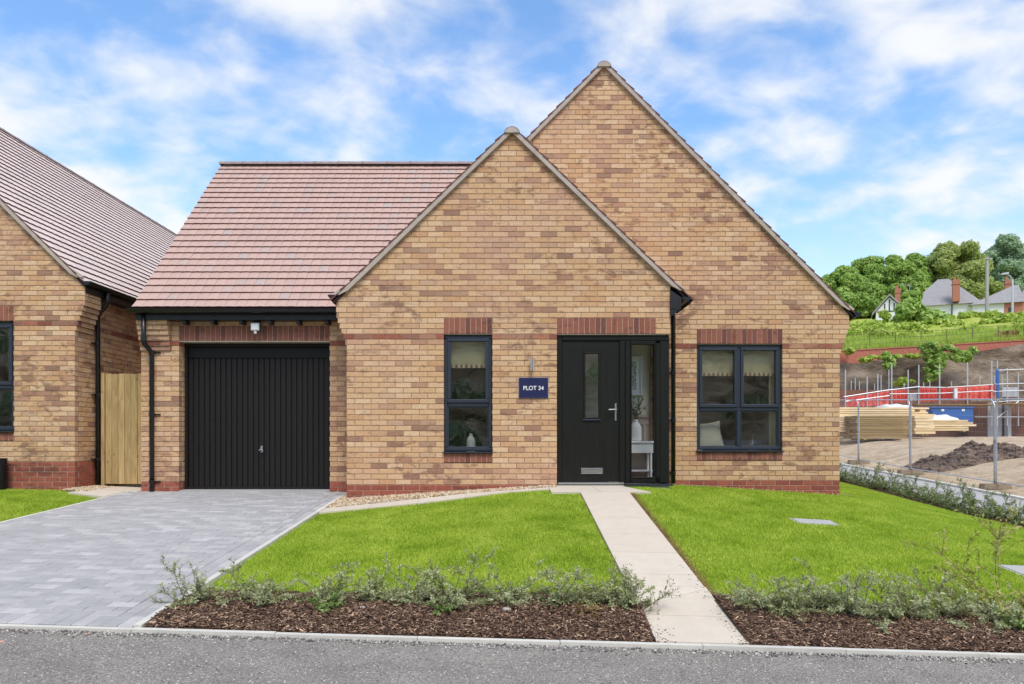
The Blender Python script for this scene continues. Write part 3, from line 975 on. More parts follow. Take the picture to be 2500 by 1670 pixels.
def verge(roof, ax, az, halfL, halfR, yw, flareL=.0, flareR=.0, th=.046, k=1.0):
    """mortar-bedded verge strip following the gable, bell-cast at its feet; az = top of strip at the apex"""
    for s, half, fl in ((-1, halfL, flareL), (1, halfR, flareR)):
        m = MB(); y0 = yw - .055; y1 = yw + .012
        top, bot = [], []
        pts = [0, .25*half, .5*half, .75*half, half - .20, half - .08, half]
        for i, d in enumerate(pts):
            drop = d if d <= half - .20 else (half - .20) + (d - half + .20)*.68
            drop *= k; wob = rng.uniform(-.006, .006) if 0 < i < 5 else 0
            top.append((ax + s*d, az - drop))
            bz = az - drop - (th + .02)*1.38 + wob
            if d > half - .1: bz = max(bz, az - ((half - .2) + .16*.68)*k - .052)
            bot.append((ax + s*d, bz))
        for i in range(len(pts)-1):
            q = [bot[i], bot[i+1], top[i+1], top[i]] if s > 0 else [bot[i+1], bot[i], top[i], top[i+1]]
            m.prism([(x, y0, z) for x, z in q], (0, y1 - y0, 0))
        m.build('verge', M['verge'], roof)
def ridge_end(roof, ax, az, y0, y1):
    m = MB(); k = 10; r = .108
    for (y, rr) in ((y0, r), (y1, r)):
        for q in range(k+1):
            an = math.pi*q/k
            m.v.append((ax - math.cos(an)*rr, y, az + math.sin(an)*rr*.8 - .035))
    for q in range(k): m.f.append((q, q+1, k+1+q+1, k+1+q))
    m.f.append(tuple(range(k, -1, -1)))
    m.build('ridge_cap', M['ridge'], roof)
    m = MB()
    m.prism([(ax + math.cos(math.pi*q/8)*r*.86, y0 - .004, az + math.sin(math.pi*q/8)*r*.66 - .035) for q in range(9)], (0, .05, 0))
    m.build('ridge_bedding', M['verge'], roof)

ra = gable_roof(house, 'front_gable_roof', 0.0, APEX_A + .16, 2.50, DA - .06, 13.2, keepL=lambda p: p.z > EZ + (p.y - EY)*.99 - .3 or p.y < EY + .3, yr=DB + .02, seedv=11, k=KA)
verge(ra, 0.0, APEX_A + .156, 2.47, 2.41, DA, k=KA)
ridge_end(ra, 0.0, APEX_A + .085, DA - .075, DA + .4)
rb = gable_roof(house, 'main_roof', APX, APZ + .16, 3.86, DB - .06, 23.2, seedv=21, k=KB)
verge(rb, APX, APZ + .156, 3.80, 3.83, DB, k=KB)
ridge_end(rb, APX, APZ + .085, DB - .075, DB + .4)
ridge_run(rb, (APX, DB + .4, APZ + .085), (APX, 23, APZ + .118))
ridge_run(ra, (0, DA + .4, APEX_A + .088), (0, 12.9, APEX_A + .118))

# ------------------------------------------------------------------ rainwater goods
def bracket_run(parent, p0, p1, r, step):
    p0 = Vector(p0); p1 = Vector(p1); n = int((p1-p0).length/step); d = (p1-p0).normalized()
    for i in range(n + 1):
        c = p0 + d*(.12 + i*step)
        m = MB(); m.gutter(c - d*.012, c + d*.012, r + .005)
        m.build('gutter_bracket', M['black'], parent)
gt = MB().gutter((-5.60, EY - .035, EZ - .012), (AX0 - .10, EY - .035, EZ - .012), .060).build('gutter', M['black'], house)
bracket_run(gt, (-5.60, EY - .035, EZ - .012), (-2.5, EY - .035, EZ - .012), .060, .62)
m = MB(); m.box(-5.52, AX0 - .02, EY + .03, EY + .05, EZ - .16, EZ - .03); m.box(-5.52, AX0 - .02, EY + .05, DC - .002, EZ - .16, EZ - .148)
fc = m.build('fascia', M['fascia'], house)
for x in np.arange(-4.85, -2.4, .42):
    MB().box(x, x + .05, EY + .055, DC - .002, EZ - .215, EZ - .165).build('rafter_foot', M['fascia'], fc)
# downpipe with swan neck on the garage pier
dpx = -5.345
m = MB(); m.tube([(dpx - .055, DC - .19, EZ - .05), (dpx - .055, DC - .19, EZ - .46), (dpx - .05, DC - .18, EZ - .51), (dpx - .005, DC - .075, EZ - .61), (dpx, DC - .055, EZ - .68), (dpx, DC - .055, -.16)], .034, 12)
dp = m.build('downpipe', M['black'], house, smooth=True)
for z in (1.90, .98, -.02):
    m = MB(); m.tube([(dpx, DC - .055, z), (dpx, DC - .055, z + .05)], .040, 12); m.box(dpx - .02, dpx + .11, DC - .03, DC - .005, z + .015, z + .032); m.build('pipe_clip', M['black'], dp)
m = MB(); m.tube([(dpx - .055, DC - .19, EZ - .41), (dpx - .055, DC - .19, EZ - .475)], .041, 12); m.build('pipe_collar', M['black'], dp)
# front gable: short gutters each side
m = MB(); m.gutter((AX0 - .205, DA - .02, 2.645), (AX0 - .205, DC + .3, 2.645), .056); m.build('gutter', M['black'], house)
m = MB(); m.box(AX0 - .155, AX0 - .02, DA + .06, DC, 2.34, 2.62); m.build('fascia', M['fascia'], house)
m = MB(); m.prism([(AX1 + .002, DA - .045, 2.44), (AX1 + .14, DA - .045, 2.44), (AX1 + .15, DA - .045, 2.60), (AX1 + .002, DA - .045, 2.70)], (0, DB - DA + .04, 0))
m.prism([(AX1 + .002, DA - .04, 2.34), (AX1 + .06, DA - .04, 2.38), (AX1 + .135, DA - .04, 2.438), (AX1 + .002, DA - .04, 2.438)], (0, DB - DA + .03, 0)); m.build('box_end', M['fascia'], house)
g2 = MB().gutter((AX1 + .215, DA - .06, 2.605), (AX1 + .215, DB - .01, 2.605), .062).build('gutter', M['black'], house)
px_ = 2.452
m = MB(); m.tube([(AX1 + .215, 11.18, 2.57), (px_ - .018, 11.22, 2.46), (px_ - .018, 11.22, 2.06), (px_ - .004, 11.27, 1.97), (px_, 11.3, 1.90), (px_, 11.3, -.04)], .034, 12)
d2 = m.build('downpipe', M['black'], house, smooth=True)
for z in (1.62, .90, .1):
    m = MB(); m.tube([(px_, 11.3, z), (px_, 11.3, z + .05)], .040, 12); m.box(px_ - .10, px_ + .02, 11.3, DB - .005, z + .015, z + .032); m.build('pipe_clip', M['black'], d2)
# main roof right eaves
ex, ez = APX + 3.83, APZ + .12 - 3.80*KB
m = MB().gutter((ex + .055, DB - .06, ez + .01), (ex + .055, 23, ez + .01), .060); m.build('gutter', M['black'], house)
m = MB(); m.box(BX1 + .15, BX1 + .165, DB + .02, 23, ez - .16, ez + .02); m.box(BX1 + .0, BX1 + .15, DB + .5, 23, ez - .16, ez - .148); m.build('fascia', M['fascia'], house)
m = MB(); yy = DB + .62
m.tube([(ex + .05, yy, ez - .03), (ex + .04, yy, 2.30), (ex + .03, yy, 1.98), (ex - .02, yy, 1.93), (BX1 + .09, yy, 1.88), (BX1 + .055, yy, 1.80), (BX1 + .055, yy, -.25)], .034, 12)
m.build('downpipe', M['black'], house, smooth=True)

# ------------------------------------------------------------------ windows
def frame_rect(m, x0, x1, z0, z1, w, y0, y1):
    m.bevbox(x0, x1, y0, y1, z1 - w, z1, .008); m.bevbox(x0, x1, y0, y1, z0, z0 + w, .008)
    m.bevbox(x0, x0 + w, y0 + .0006, y1, z0 + w, z1 - w, .008); m.bevbox(x1 - w, x1, y0 + .0006, y1, z0 + w, z1 - w, .008)
def window(parent, x0, x1, z0, z1, y, zt, cols, left_cut=None):
    w = link('window', None, ((x0+x1)/2, y, z0), parent)
    y0 = y + .045
    m = MB(); frame_rect(m, x0 + .004, x1 - .004, z0 + .004, z1 - .004, .048, y0, y0 + .07)
    m.bevbox(x0 + .052, x1 - .052, y0 + .002, y0 + .068, zt - .03, zt + .03, .008)
    ws = (x1 - x0 - .008)/cols
    for c in range(1, cols):
        xm = x0 + .004 + c*ws
        m.bevbox(xm - .03, xm + .03, y0 + .001, y0 + .069, z0 + .052, zt - .03, .008)
        m.bevbox(xm - .03, xm + .03, y0 + .001, y0 + .069, zt + .03, z1 - .052, .008)
    m.build('frame', M['frame'], w)
    for c in range(cols):
        a = x0 + .004 + c*ws + (.048 if c == 0 else .03); b_ = x0 + .004 + (c+1)*ws - (.048 if c == cols-1 else .03)
        m = MB(); frame_rect(m, a - .008, b_ + .008, zt + .022, z1 - .044, .052, y0 - .018, y0 + .05); m.build('sash', M['frame'], w)
        m = MB(); m.bevbox(a + .05, b_ - .05, y0 - .034, y0 - .018, z1 - .095, z1 - .068, .006); m.build('trickle_vent', M['frame'], w)
        MB().box(a + .040, b_ - .040, y0 + .020, y0 + .026, zt + .070, z1 - .092).build('pane', M['glass'], w)
        m = MB(); frame_rect(m, a - .002, b_ + .002, z0 + .050, zt - .028, .016, y0 + .006, y0 + .045); m.build('bead', M['frame'], w)
        MB().box(a + .010, b_ - .010, y0 + .024, y0 + .030, z0 + .062, zt - .040).build('pane', M['glass'], w)
    m = MB(); m.prism([(x0 - .012, y - .045, z0 - .022), (x1 + .012, y - .045, z0 - .022), (x1 + .012, y - .045, z0 - .004), (x0 - .012, y - .045, z0 - .004)], (0, .13, 0))
    m.build('sill', M['frame'], w)
    return w
window(house, -.95, -.275, .465, 2.094, DA, 1.12, 1)
window(house, WB0, WB1, .465, 2.094, DB, 1.10, 2)

# ------------------------------------------------------------------ garage door
GY = DC + .215
gd = link('garage_door', None, ((GX0+GX1)/2, GY, -.12), house)
m = MB(); m.box(GX0 + .001, GX0 + .045, GY - .03, GY + .05, -.128, 2.086); m.box(GX1 - .045, GX1 - .001, GY - .03, GY + .05, -.128, 2.086); m.box(GX0 + .045, GX1 - .045, GY - .03, GY + .05, 2.03, 2.086)
m.build('frame', M['garage'], gd)
n = 26; w = (GX1 - GX0 - .094)/n
sm = MB()
sm.prism([(-w/2 + .002, .030, 0), (-w/2 + .010, 0, 0), (w/2 - .016, 0, 0), (w/2 - .008, .030, 0)][::-1], (0, 0, 1.95))
slm = sm.mesh('door_slat', M['garage'])
for i in range(n):
    link('door_slat', slm, (GX0 + .047 + (i+.5)*w, GY + .002, -.09), gd)
m = MB(); m.box(GX0 + .046, GX1 - .046, GY + .022, GY + .05, -.12, 2.03); m.bevbox(GX0 + .046, GX1 - .046, GY - .004, GY + .022, 1.868, 2.028, .006); m.box(GX0 + .046, GX1 - .046, GY - .008, GY + .021, -.122, -.088)
m.build('door_skin', M['garage'], gd)
hx, hz = -3.80, .49
m = MB(); m.box(hx - .016, hx + .016, GY - .012, GY + .003, hz - .06, hz + .045); m.tube([(hx, GY - .01, hz + .02), (hx, GY - .045, hz + .015)], .011, 10); m.tube([(hx - .028, GY - .045, hz - .03), (hx - .012, GY - .05, hz - .01), (hx + .012, GY - .05, hz - .01), (hx + .028, GY - .045, hz - .03)], .010, 8)
m.build('handle', M['steel'], gd)

# ------------------------------------------------------------------ front door set
fd = link('front_door', None, (1.1, DA, 0), house)
FY = DA + .035
m = MB()
m.bevbox(.628, .700, FY, FY + .08, .020, 2.086, .010); m.bevbox(.700, 2.196, FY, FY + .08, 2.012, 2.086, .010)
m.bevbox(1.500, 1.580, FY - .004, FY + .08, .020, 2.012, .010); m.bevbox(1.580, 1.655, FY, FY + .08, .020, 2.012, .010)
m.bevbox(1.655, 2.010, FY, FY + .08, 1.975, 2.012, .008); m.bevbox(1.655, 2.010, FY, FY + .08, .020, .090, .010); m.bevbox(2.005, 2.070, FY + .001, FY + .08, .090, 1.975, .010)
m.build('frame', M['doorframe'], fd)
m = MB(); m.bevbox(2.066, 2.196, FY + .004, FY + .10, .022, 2.010, .006); m.box(2.13, 2.196, FY + .10, FY + .16, .022, 2.010); m.build('corner_post', M['doorframe'], fd)
m = MB(); frame_rect(m, 1.654, 2.006, .089, 1.976, .018, FY - .006, FY + .05); m.build('bead', M['doorframe'], fd)
MB().box(1.668, 1.992, FY + .040, FY + .046, .104, 1.962).build('sidelight_pane', M['glass_clear'], fd)
LY = FY + .022
lf = MB()
X0, X1, Z0, Z1 = .703, 1.497, .042, 2.008
wx0, wx1, wz0, wz1 = 1.010, 1.225, .925, 1.845
lf.box(X0, wx0, LY, LY + .05, Z0, Z1); lf.box(wx1, X1, LY, LY + .05, Z0, Z1); lf.box(wx0, wx1, LY, LY + .05, Z0, wz0); lf.box(wx0, wx1, LY, LY + .05, wz1, Z1)
leaf = lf.build('door_leaf', M['door'], fd)
m = MB(); frame_rect(m, wx0 - .012, wx1 + .012, wz0 - .012, wz1 + .012, .030, LY - .014, LY + .01); m.build('glazing_bead', M['doorframe'], fd)
MB().bevbox(wx0 - .014, wx1 + .014, LY - .026, LY - .002, wz0 - .03, wz0 - .011, .006).build('drip_bar', M['frame'], fd)
MB().box(wx0 + .012, wx1 - .012, LY + .012, LY + .018, wz0 + .012, wz1 - .012).build('door_pane', M['glass'], fd)
m = MB(); m.box(.83, 1.37, LY - .0025, LY + .001, .26, .262); m.box(.83, 1.37, LY - .0025, LY + .001, 1.87, 1.872); m.build('panel_line', M['doorframe'], fd)
m = MB(); m.bevbox(1.440, 1.468, LY - .012, LY, .895, 1.135, .006); m.tube([(1.454, LY - .01, 1.05), (1.454, LY - .055, 1.05), (1.44, LY - .06, 1.05), (1.345, LY - .06, 1.047)], .0105, 10); m.build('handle', M['steel'], fd)
m = MB(); frame_rect(m, .967, 1.272, .150, .232, .012, LY - .014, LY); m.box(.98, 1.26, LY - .008, LY, .164, .218); m.build('letterbox', M['steel'], fd)
m = MB(); m.bevbox(.640, 1.560, FY - .04, FY + .07, .004, .030, .006); m.build('threshold', M['steel'], fd)
m = MB(); m.prism([(1.565, FY - .07, -.012), (2.235, FY - .07, -.012), (2.235, FY - .07, .012), (1.565, FY - .07, .012)], (0, .15, 0)); m.box(2.10, 2.25, FY + .081, 11.28, -.012, .012); m.build('sill', M['frame'], fd)
sw = link('side_window', None, (2.16, 10.85, .02), house)
m = MB(); m.box(2.13, 2.196, FY + .162, 11.26, 2.012, 2.086); m.box(2.13, 2.196, FY + .162, 11.26, .020, .090); m.box(2.13, 2.196, 11.19, 11.26, .090, 2.012); m.build('frame', M['doorframe'], sw)
MB().box(2.16, 2.166, FY + .165, 11.19, .092, 2.010).build('pane', M['glass_clear'], sw)
MB().box(.50, 2.19, DA + .0, DA + .3, -.30, -.005).build('step', M['concrete'], fd)
# ------------------------------------------------------------------ rooms behind the glass
M['plaster'] = plain('plaster', sr(214,212,196), .9, .1, var=.03)
M['carpet'] = plain('carpet', sr(150,138,126), .95, .1, var=.1)
M['taupe'] = plain('panelling', sr(176,160,148), .7, .2, var=.04)
def room(x0, x1, y0, y1, mat, fm):
    m = MB(); z0, z1 = .0, 2.36
    m.box(x0 - .06, x0, y0, y1, z0, z1); m.box(x1, x1 + .06, y0, y1, z0, z1); m.box(x0, x1, y1, y1 + .06, z0, z1); m.box(x0, x1, y0, y1, z1, z1 + .05)
    r = m.build('room_wall', mat, house)
    MB().box(x0, x1, y0, y1, z0 - .05, z0).build('room_floor', fm, house)
    return r
room(-2.1, .38, DA + .125, 13.6, M['plaster'], M['carpet'])
hm = MB(); hm.box(.44, .50, DA + .14, 11.35, 0, 2.36); hm.box(.50, 2.19, 11.35, 11.41, 0, 2.36); hm.box(2.125, 2.19, 11.262, 11.349, 0, 2.36); hm.box(2.125, 2.19, DA + .14, 11.26, 2.09, 2.36); hm.build('room_wall', M['plaster'], house)
MB().box(.50, 2.12, DA + .301, 11.35, -.05, 0).build('room_floor', M['carpet'], house)
room(2.35, 4.92, DB + .125, 15.0, M['plaster'], M['carpet'])
MB().box(.48, 2.15, DA + .105, 11.4, 2.365, 2.4).build('room_ceiling', M['plaster'], house)
# inner leaf round the openings so that rooms stay shut
m = MB()
for x0, x1, z0, z1 in ((-2.2, -.97, -.1, 2.4), (-.255, .6, -.1, 2.4), (-.97, -.255, -.1, .44), (-.97, -.255, 2.12, 2.4)):
    m.box(x0, x1, DA + .105, DA + .125, z0, z1)
for x0, x1, z0, z1 in ((2.24, WB0 - .02, -.1, 2.4), (WB1 + .02, 4.96, -.1, 2.4), (WB0 - .02, WB1 + .02, -.1, .44), (WB0 - .02, WB1 + .02, 2.12, 2.4)):
    m.box(x0, x1, DB + .105, DB + .125, z0, z1)
m.build('inner_leaf', M['plaster'], house)
MB().box(.55, 2.125, 11.325, 11.345, .04, .98).build('wall_panelling', M['taupe'], house)
m = MB()
for x in (1.15, 1.62, 2.0):
    m.box(x, x + .035, 11.305, 11.326, .141, .859)
m.box(.6, 2.12, 11.305, 11.326, .86, .90); m.box(.6, 2.12, 11.30, 11.326, .965, .995); m.box(.6, 2.12, 11.305, 11.326, .04, .14)
m.build('panel_moulding', M['taupe'], house)
# picture
M['print'] = NT('leaf_print'); t = M['print']
v = t.voronoi(t.pos((38, 38, 26)), 1.0); t.col(t.ramp(v, [(.30, sr(96,112,92)), (.42, sr(200,206,196))])); t.set(.6, .2); M['print'] = t.done()
pf = thing('picture_frame', 'white framed patterned print hanging on the hall wall behind the sidelight', 'picture', (1.82, 11.3, 1.3))
m = MB(); frame_rect(m, 1.52, 1.98, 1.30, 1.90, .035, 11.29, 11.348); m.build('frame', M['whiteplastic'], pf)
MB().box(1.555, 1.945, 11.305, 11.34, 1.335, 1.865).build('mount', M['white'], pf)
MB().box(1.60, 1.89, 11.300, 11.304, 1.39, 1.81).build('print', M['print'], pf)
# console table
tb = thing('console_table', 'pale painted console table inside the hall beside the front door', 'table', (1.8, 11.1, 0))
m = MB(); m.bevbox(1.40, 2.115, 10.98, 11.29, .575, .605, .005); m.build('top', M['whiteplastic'], tb)
m = MB(); m.box(1.44, 2.09, 11.0, 11.27, .43, .574); m.build('apron', M['whiteplastic'], tb)
for x in (1.44, 2.06):
    for y in (11.02, 11.25):
        m = MB(); m.tube([(x, y, .0), (x, y, .1), (x, y, .43)], .017, 8); m.build('leg', M['whiteplastic'], tb)
MB().box(1.44, 2.09, 11.03, 11.25, .155, .175).build('shelf', M['whiteplastic'], tb)

def sprigs(mb, c, n, h, spread, rg, leaf=.022):
    """arching sprigs of round leaves out of a vase mouth"""
    c = Vector(c); st = MB()
    for i in range(n):
        a = rg.uniform(0, 6.283); L = h*rg.uniform(.6, 1.05); sp = spread*rg.uniform(.3, 1)
        pts = [c + Vector((math.cos(a)*sp*t**1.5, math.sin(a)*sp*t**1.5*.6, L*t)) for t in (0, .25, .5, .75, 1)]
        st.tube(pts, .0025, 4, False)
        for k in range(int(10*h/.3)):
            t = rg.uniform(.25, 1); j = min(3, int(t*4)); p = pts[j].lerp(pts[j+1], t*4 - j)
            d = Vector((rg.gauss(0, 1), rg.gauss(0, 1), rg.gauss(0, .7))).normalized(); q = p + d*leaf*1.1
            u = d.cross(Vector((rg.gauss(0, 1), rg.gauss(0, 1), rg.gauss(0, 1)))).normalized()
            r = leaf*rg.uniform(.7, 1.2)
            mb.poly([p, q + u*r*.6 - d*r*.3, q + d*r*.7, q - u*r*.6 - d*r*.3])
    return st
def vase(loc, label, ribs, hh, r, sp_h, sp_w, n, seed):
    v = thing('vase', label, 'vase', loc)
    prof = [(r*.85, 0), (r, .02), (r*1.02, hh*.55), (r*.97, hh*.72), (r*.72, hh*.86), (r*.42, hh*.94), (r*.42, hh*1.06), (r*.5, hh*1.09)]
    MB().lathe(loc, prof, ribs).build('body', M['ceramic'], v, smooth=False)
    rg = random.Random(seed); lm = MB()
    st = sprigs(lm, Vector(loc) + Vector((0, 0, hh)), n, sp_h, sp_w, rg)
    st.build('sprig', M['stem'], v); lm.build('leaves', M['eucalyptus'], v, kind='stuff')
M['ceramic'] = plain('white_ceramic', (.72, .73, .70), .5, .35, var=.03)
vase((1.85, 11.12, .606), 'white ribbed vase with round-leaved sprigs on the hall console table', 22, .30, .085, .36, .20, 12, 5)
vase((-.585, DA + .22, .45), 'plain white vase with leafy sprigs on the narrow window sill', 16, .245, .062, .30, .24, 14, 9)
m = MB(); m.box(-.95, -.275, DA + .116, DA + .32, .42, .449); m.build('window_board', M['whiteplastic'], house)
m = MB(); m.box(WB0, WB1, DB + .116, DB + .34, .42, .449); m.build('window_board', M['whiteplastic'], house)
# roman blinds
M['linen'] = plain('linen', sr(206,198,160), .9, .1, var=.12, vs=5)
M['trim'] = NT('blind_trim'); t = M['trim']; w = t.n('ShaderNodeTexWave'); w.inputs['Scale'].default_value = 4.4; w.inputs['Distortion'].default_value = 0
t.l(t.pos((1, 0, 0)), w.inputs['Vector']); t.col(t.ramp(w.outputs['Color'], [(.42, sr(150,110,92)), (.5, sr(222,212,184))])); t.set(.9, .1); M['trim'] = t.done()
def blind(x0, x1, y, label, z=1.62):
    b = thing('roman_blind', label, 'blind', ((x0+x1)/2, y, z))
    m = MB()
    for k in range(5):
        za = z + .045 + k*.105; m.prism([(x0, y, za), (x1, y, za), (x1, y, za+.11), (x0, y, za+.11)], (0, .010 + .012*(k % 2), 0)); y += .0006
    m.build('fabric', M['linen'], b)
    MB().box(x0, x1, y - .006, y + .002, z, z + .045).build('trim', M['trim'], b)
blind(-.96, -.265, DA + .15, 'pale linen roman blind half lowered in the narrow window', 1.64)
blind(WB0 - .03, WB1 + .03, DB + .16, 'pale linen roman blind with striped trim in the wide window', 1.62)
cu = thing('curtain', 'pale curtain hanging at the edge of the wide window', 'curtain', (WB1 - .05, DB + .25, .45))
m = MB()
for k in range(5):
    x = WB1 - .115 + k*.035
    m.tube([(x, DB + .22 + .012*(k % 2), .452), (x, DB + .22 + .012*(k % 2), 2.2)], .021, 8)
m.build('fabric', M['linen'], cu, smooth=True)
# cushion and seat in the wide window
M['cream'] = plain('cream_fabric', sr(224,220,202), .9, .1, var=.05, vs=8, bump=.004, bs=40)
cs = thing('cushion', 'cream square cushion propped inside the wide window', 'cushion', (WB0 + .24, DB + .30, .45))
m = MB(); n = 14
for side in (1, -1):
    base = len(m.v)
    for i in range(n+1):
        for j in range(n+1):
            u = i/n*2-1; v = j/n*2-1
            pinch = 1 - .10*(1-abs(u)**2)*(abs(v)**4) - .10*(1-abs(v)**2)*(abs(u)**4)
            x = u*.22*(1-.10*(1-abs(v)**2)*abs(u)**3); z = v*.22*(1-.10*(1-abs(u)**2)*abs(v)**3)
            d = side*.085*max(0, (1-u*u))**.5*max(0, (1-v*v))**.5
            rx = x*math.cos(.12) - z*math.sin(.12); rz = x*math.sin(.12) + z*math.cos(.12)
            m.v.append((WB0 + .27 + rx, DB + .32 + d + rz*.25, .685 + rz))
    for i in range(n):
        for j in range(n):
            q = (base+i*(n+1)+j, base+i*(n+1)+j+1, base+(i+1)*(n+1)+j+1, base+(i+1)*(n+1)+j)
            m.f.append(q if side > 0 else q[::-1])
m.build('cover', M['cream'], cs, smooth=True)
M['blueseat'] = plain('blue_grey_fabric', sr(74,86,104), .9, .1, var=.1)
at = thing('armchair', 'blue grey armchair standing inside the wide window', 'armchair', (3.55, DB + .9, 0))
m = MB(); m.bevbox(2.95, 4.1, DB + .40, DB + .52, .05, .62, .03); m.build('back', M['blueseat'], at)
m = MB(); m.bevbox(2.95, 4.1, DB + .52, DB + 1.1, .05, .42, .03); m.build('seat', M['blueseat'], at)
for x in (2.93, 4.02):
    m = MB(); m.bevbox(x, x + .1, DB + .5, DB + 1.1, .05, .58, .02); m.build('arm', M['blueseat'], at)
bt = thing('glass_bottle', 'clear glass bottle standing on the wide window sill', 'bottle', (3.77, DB + .23, .45))
MB().lathe((3.77, DB + .23, .45), [(.035, 0), (.04, .01), (.04, .10), (.022, .17), (.014, .20), (.014, .26), (.017, .265)], 14).build('body', M['glass'], bt, smooth=True)

# ------------------------------------------------------------------ sign, lamps
sg = thing('plot_sign', 'navy house plot sign with white lettering fixed beside the front door', 'sign', (.30, DA - .01, 1.2))
sx0, sx1, sz0, sz1 = .091, .507, 1.204, 1.494
MB().box(sx0, sx1, DA - .012, DA - .0025, sz0, sz1).build('rim', M['silver'], sg)
MB().box(sx0 + .006, sx1 - .006, DA - .017, DA - .012, sz0 + .006, sz1 - .006).build('panel', M['navy'], sg)
def text(parent, body, cx, cz, y, size, mat, bold=.012, width=None):
    cu_ = bpy.data.curves.new('lettering', 'FONT'); cu_.body = body; cu_.size = size; cu_.align_x = 'CENTER'; cu_.align_y = 'CENTER'
    cu_.extrude = .0012; cu_.offset = bold*size
    o = bpy.data.objects.new('tmp', cu_); COL.objects.link(o)
    bpy.context.view_layer.update()
    me = bpy.data.meshes.new_from_object(o.evaluated_get(bpy.context.evaluated_depsgraph_get()))
    bpy.data.objects.remove(o)
    me.materials.clear(); me.materials.append(mat)
    xs_ = [v.co.x for v in me.vertices]; zs_ = [v.co.y for v in me.vertices]
    k = width/(max(xs_)-min(xs_)) if width else 1; mx = (max(xs_)+min(xs_))/2; mz = (max(zs_)+min(zs_))/2
    for v in me.vertices:
        v.co = ((v.co.x-mx)*k, -v.co.z, (v.co.y-mz))
    return link('lettering', me, (cx, y, cz), parent)
text(sg, 'PLOT 34', (sx0+sx1)/2, (sz0+sz1)/2 - .002, DA - .0185, .082, M['white'], .010, .282)
for x in (sx0 + .03, sx1 - .03):
    MB().tube([(x, DA - .017, 1.349), (x, DA - .020, 1.349)], .004, 8).build('screw', M['navy'], sg)
wlp = thing('wall_lamp', 'slim stainless steel up and down lamp above the plot sign', 'lamp', (.28, DA, 1.58))
MB().tube([(.280, DA - .07, 1.583), (.280, DA - .07, 1.755)], .030, 16).build('tube', M['steel'], wlp, smooth=False)
MB().box(.262, .298, DA - .05, DA - .002, 1.63, 1.71).build('bracket', M['steel'], wlp)
fl = thing('security_light', 'small white sensor floodlight on black bracket above the garage door', 'lamp', (-3.78, DC - .1, 2.2))
MB().bevbox(-3.845, -3.725, DC - .155, DC - .105, 2.235, 2.345, .012).build('head', M['whiteplastic'], fl)
MB().bevbox(-3.86, -3.71, DC - .11, DC - .09, 2.225, 2.355, .004).build('housing', M['black'], fl)
MB().box(-3.82, -3.75, DC - .09, DC - .002, 2.28, 2.42).build('bracket', M['black'], fl)
MB().lathe((-3.785, DC - .12, 2.185), [(.012, 0), (.022, .012), (.022, .04), (.03, .045)], 12).build('sensor', M['whiteplastic'], fl)

# ------------------------------------------------------------------ neighbouring house
nb = thing('neighbour_bungalow', 'partly seen buff brick bungalow with long brightly lit tiled roof beside the timber gate', 'house', (-10.2, 11.1, 0))
NX, NY, NZ = -6.52, 11.08, .30                 # right front corner, damp course level
nw = link('neighbour_front_wall', None, (-8, NY, NZ), nb)
NAX, NAZ = -10.20, 6.66
npl = [(1, 1, NAX + NAZ + .075), (-1, 1, NAZ - NAX + .075)]
NW1 = (33 - 1250)*NY/F; NW0 = NW1 - 1.32
def nvis(kind, k, a, c, z): return c > -7.9 and (kind != 'buff' or COUNT.get('nb', 0) < 300)
wall(nb, nw, 'front', (0, NY, NZ), (1, 0, 0), (0, -1, 0), lambda k: (2*NAX - NX, NX + corb(k)), -6, 85, 0, [(NW0, NW1, .30, 2.325)], [(a, b, c - NZ) for a, b, c in npl], phase=NX, obj=nvis, hname='nb')
soldier(nw, NW0, NW1, NZ + 2.1, NZ + 2.325, NY); soldier(nw, NW0, NW1, NZ + .31, NZ + .44, NY - .004)
window(nb, NW0, NW1, NZ + .465, NZ + 2.094, NY, NZ + 1.12, 2)
wall(nb, nw, 'side', (NX, 0, NZ), (0, 1, 0), (1, 0, 0), lambda k: (NY + .0925, 23.2), -6, 35, 0, phase=NY)
corbel_side(nw, NX, NY, 1, 26, NZ)
m = MB(); m.box(NX - 3, NX - .12, NY + .125, 14, NZ - .05, NZ); m.box(NX - 3, NX - .12, 14, 14.05, NZ, NZ + 2.4); m.box(NX - 3, NX - .12, NY + .125, 14, NZ + 2.36, NZ + 2.4); m.box(NX - 3.05, NX - 3, NY + .1, 14, NZ, NZ + 2.4); m.build('room', M['carpet'], nb)
m = MB(); m.box(NX - 3, NW0 - .02, NY + .105, NY + .125, NZ - .1, NZ + 2.4); m.box(NW1 + .02, NX - .1, NY + .105, NY + .125, NZ - .1, NZ + 2.4); m.box(NW0 - .02, NW1 + .02, NY + .105, NY + .125, NZ - .1, NZ + .44); m.box(NW0 - .02, NW1 + .02, NY + .105, NY + .125, NZ + 2.12, NZ + 2.4); m.build('inner_leaf', M['plaster'], nb)
nr_ = gable_roof(nb, 'neighbour_roof', NAX, NAZ + .16, 3.85, NY - .06, 23.6, mat='tile_lit', obj=lambda p: p.y < 19.5 and 1250 + p.x*F/p.y > -5, seedv=31)
verge(nr_, NAX, NAZ + .156, 3.80, 3.82, NY)
ridge_run(nr_, (NAX, NY + .1, NAZ + .118), (NAX, 23.5, NAZ + .118))
nex, nez = NAX + 3.83, NAZ + .12 - 3.80
ng = MB().gutter((nex + .055, NY - .06, nez), (nex + .055, 23.4, nez), .060).build('gutter', M['black'], nb)
bracket_run(ng, (nex + .055, NY, nez), (nex + .055, 15, nez), .060, .8)
m = MB(); m.box(NX + .15, NX + .165, NY + .02, 23.4, nez - .16, nez + .02); m.box(NX, NX + .15, NY + .5, 23.4, nez - .16, nez - .148); m.build('fascia', M['fascia'], nb)
yy = NY + .52
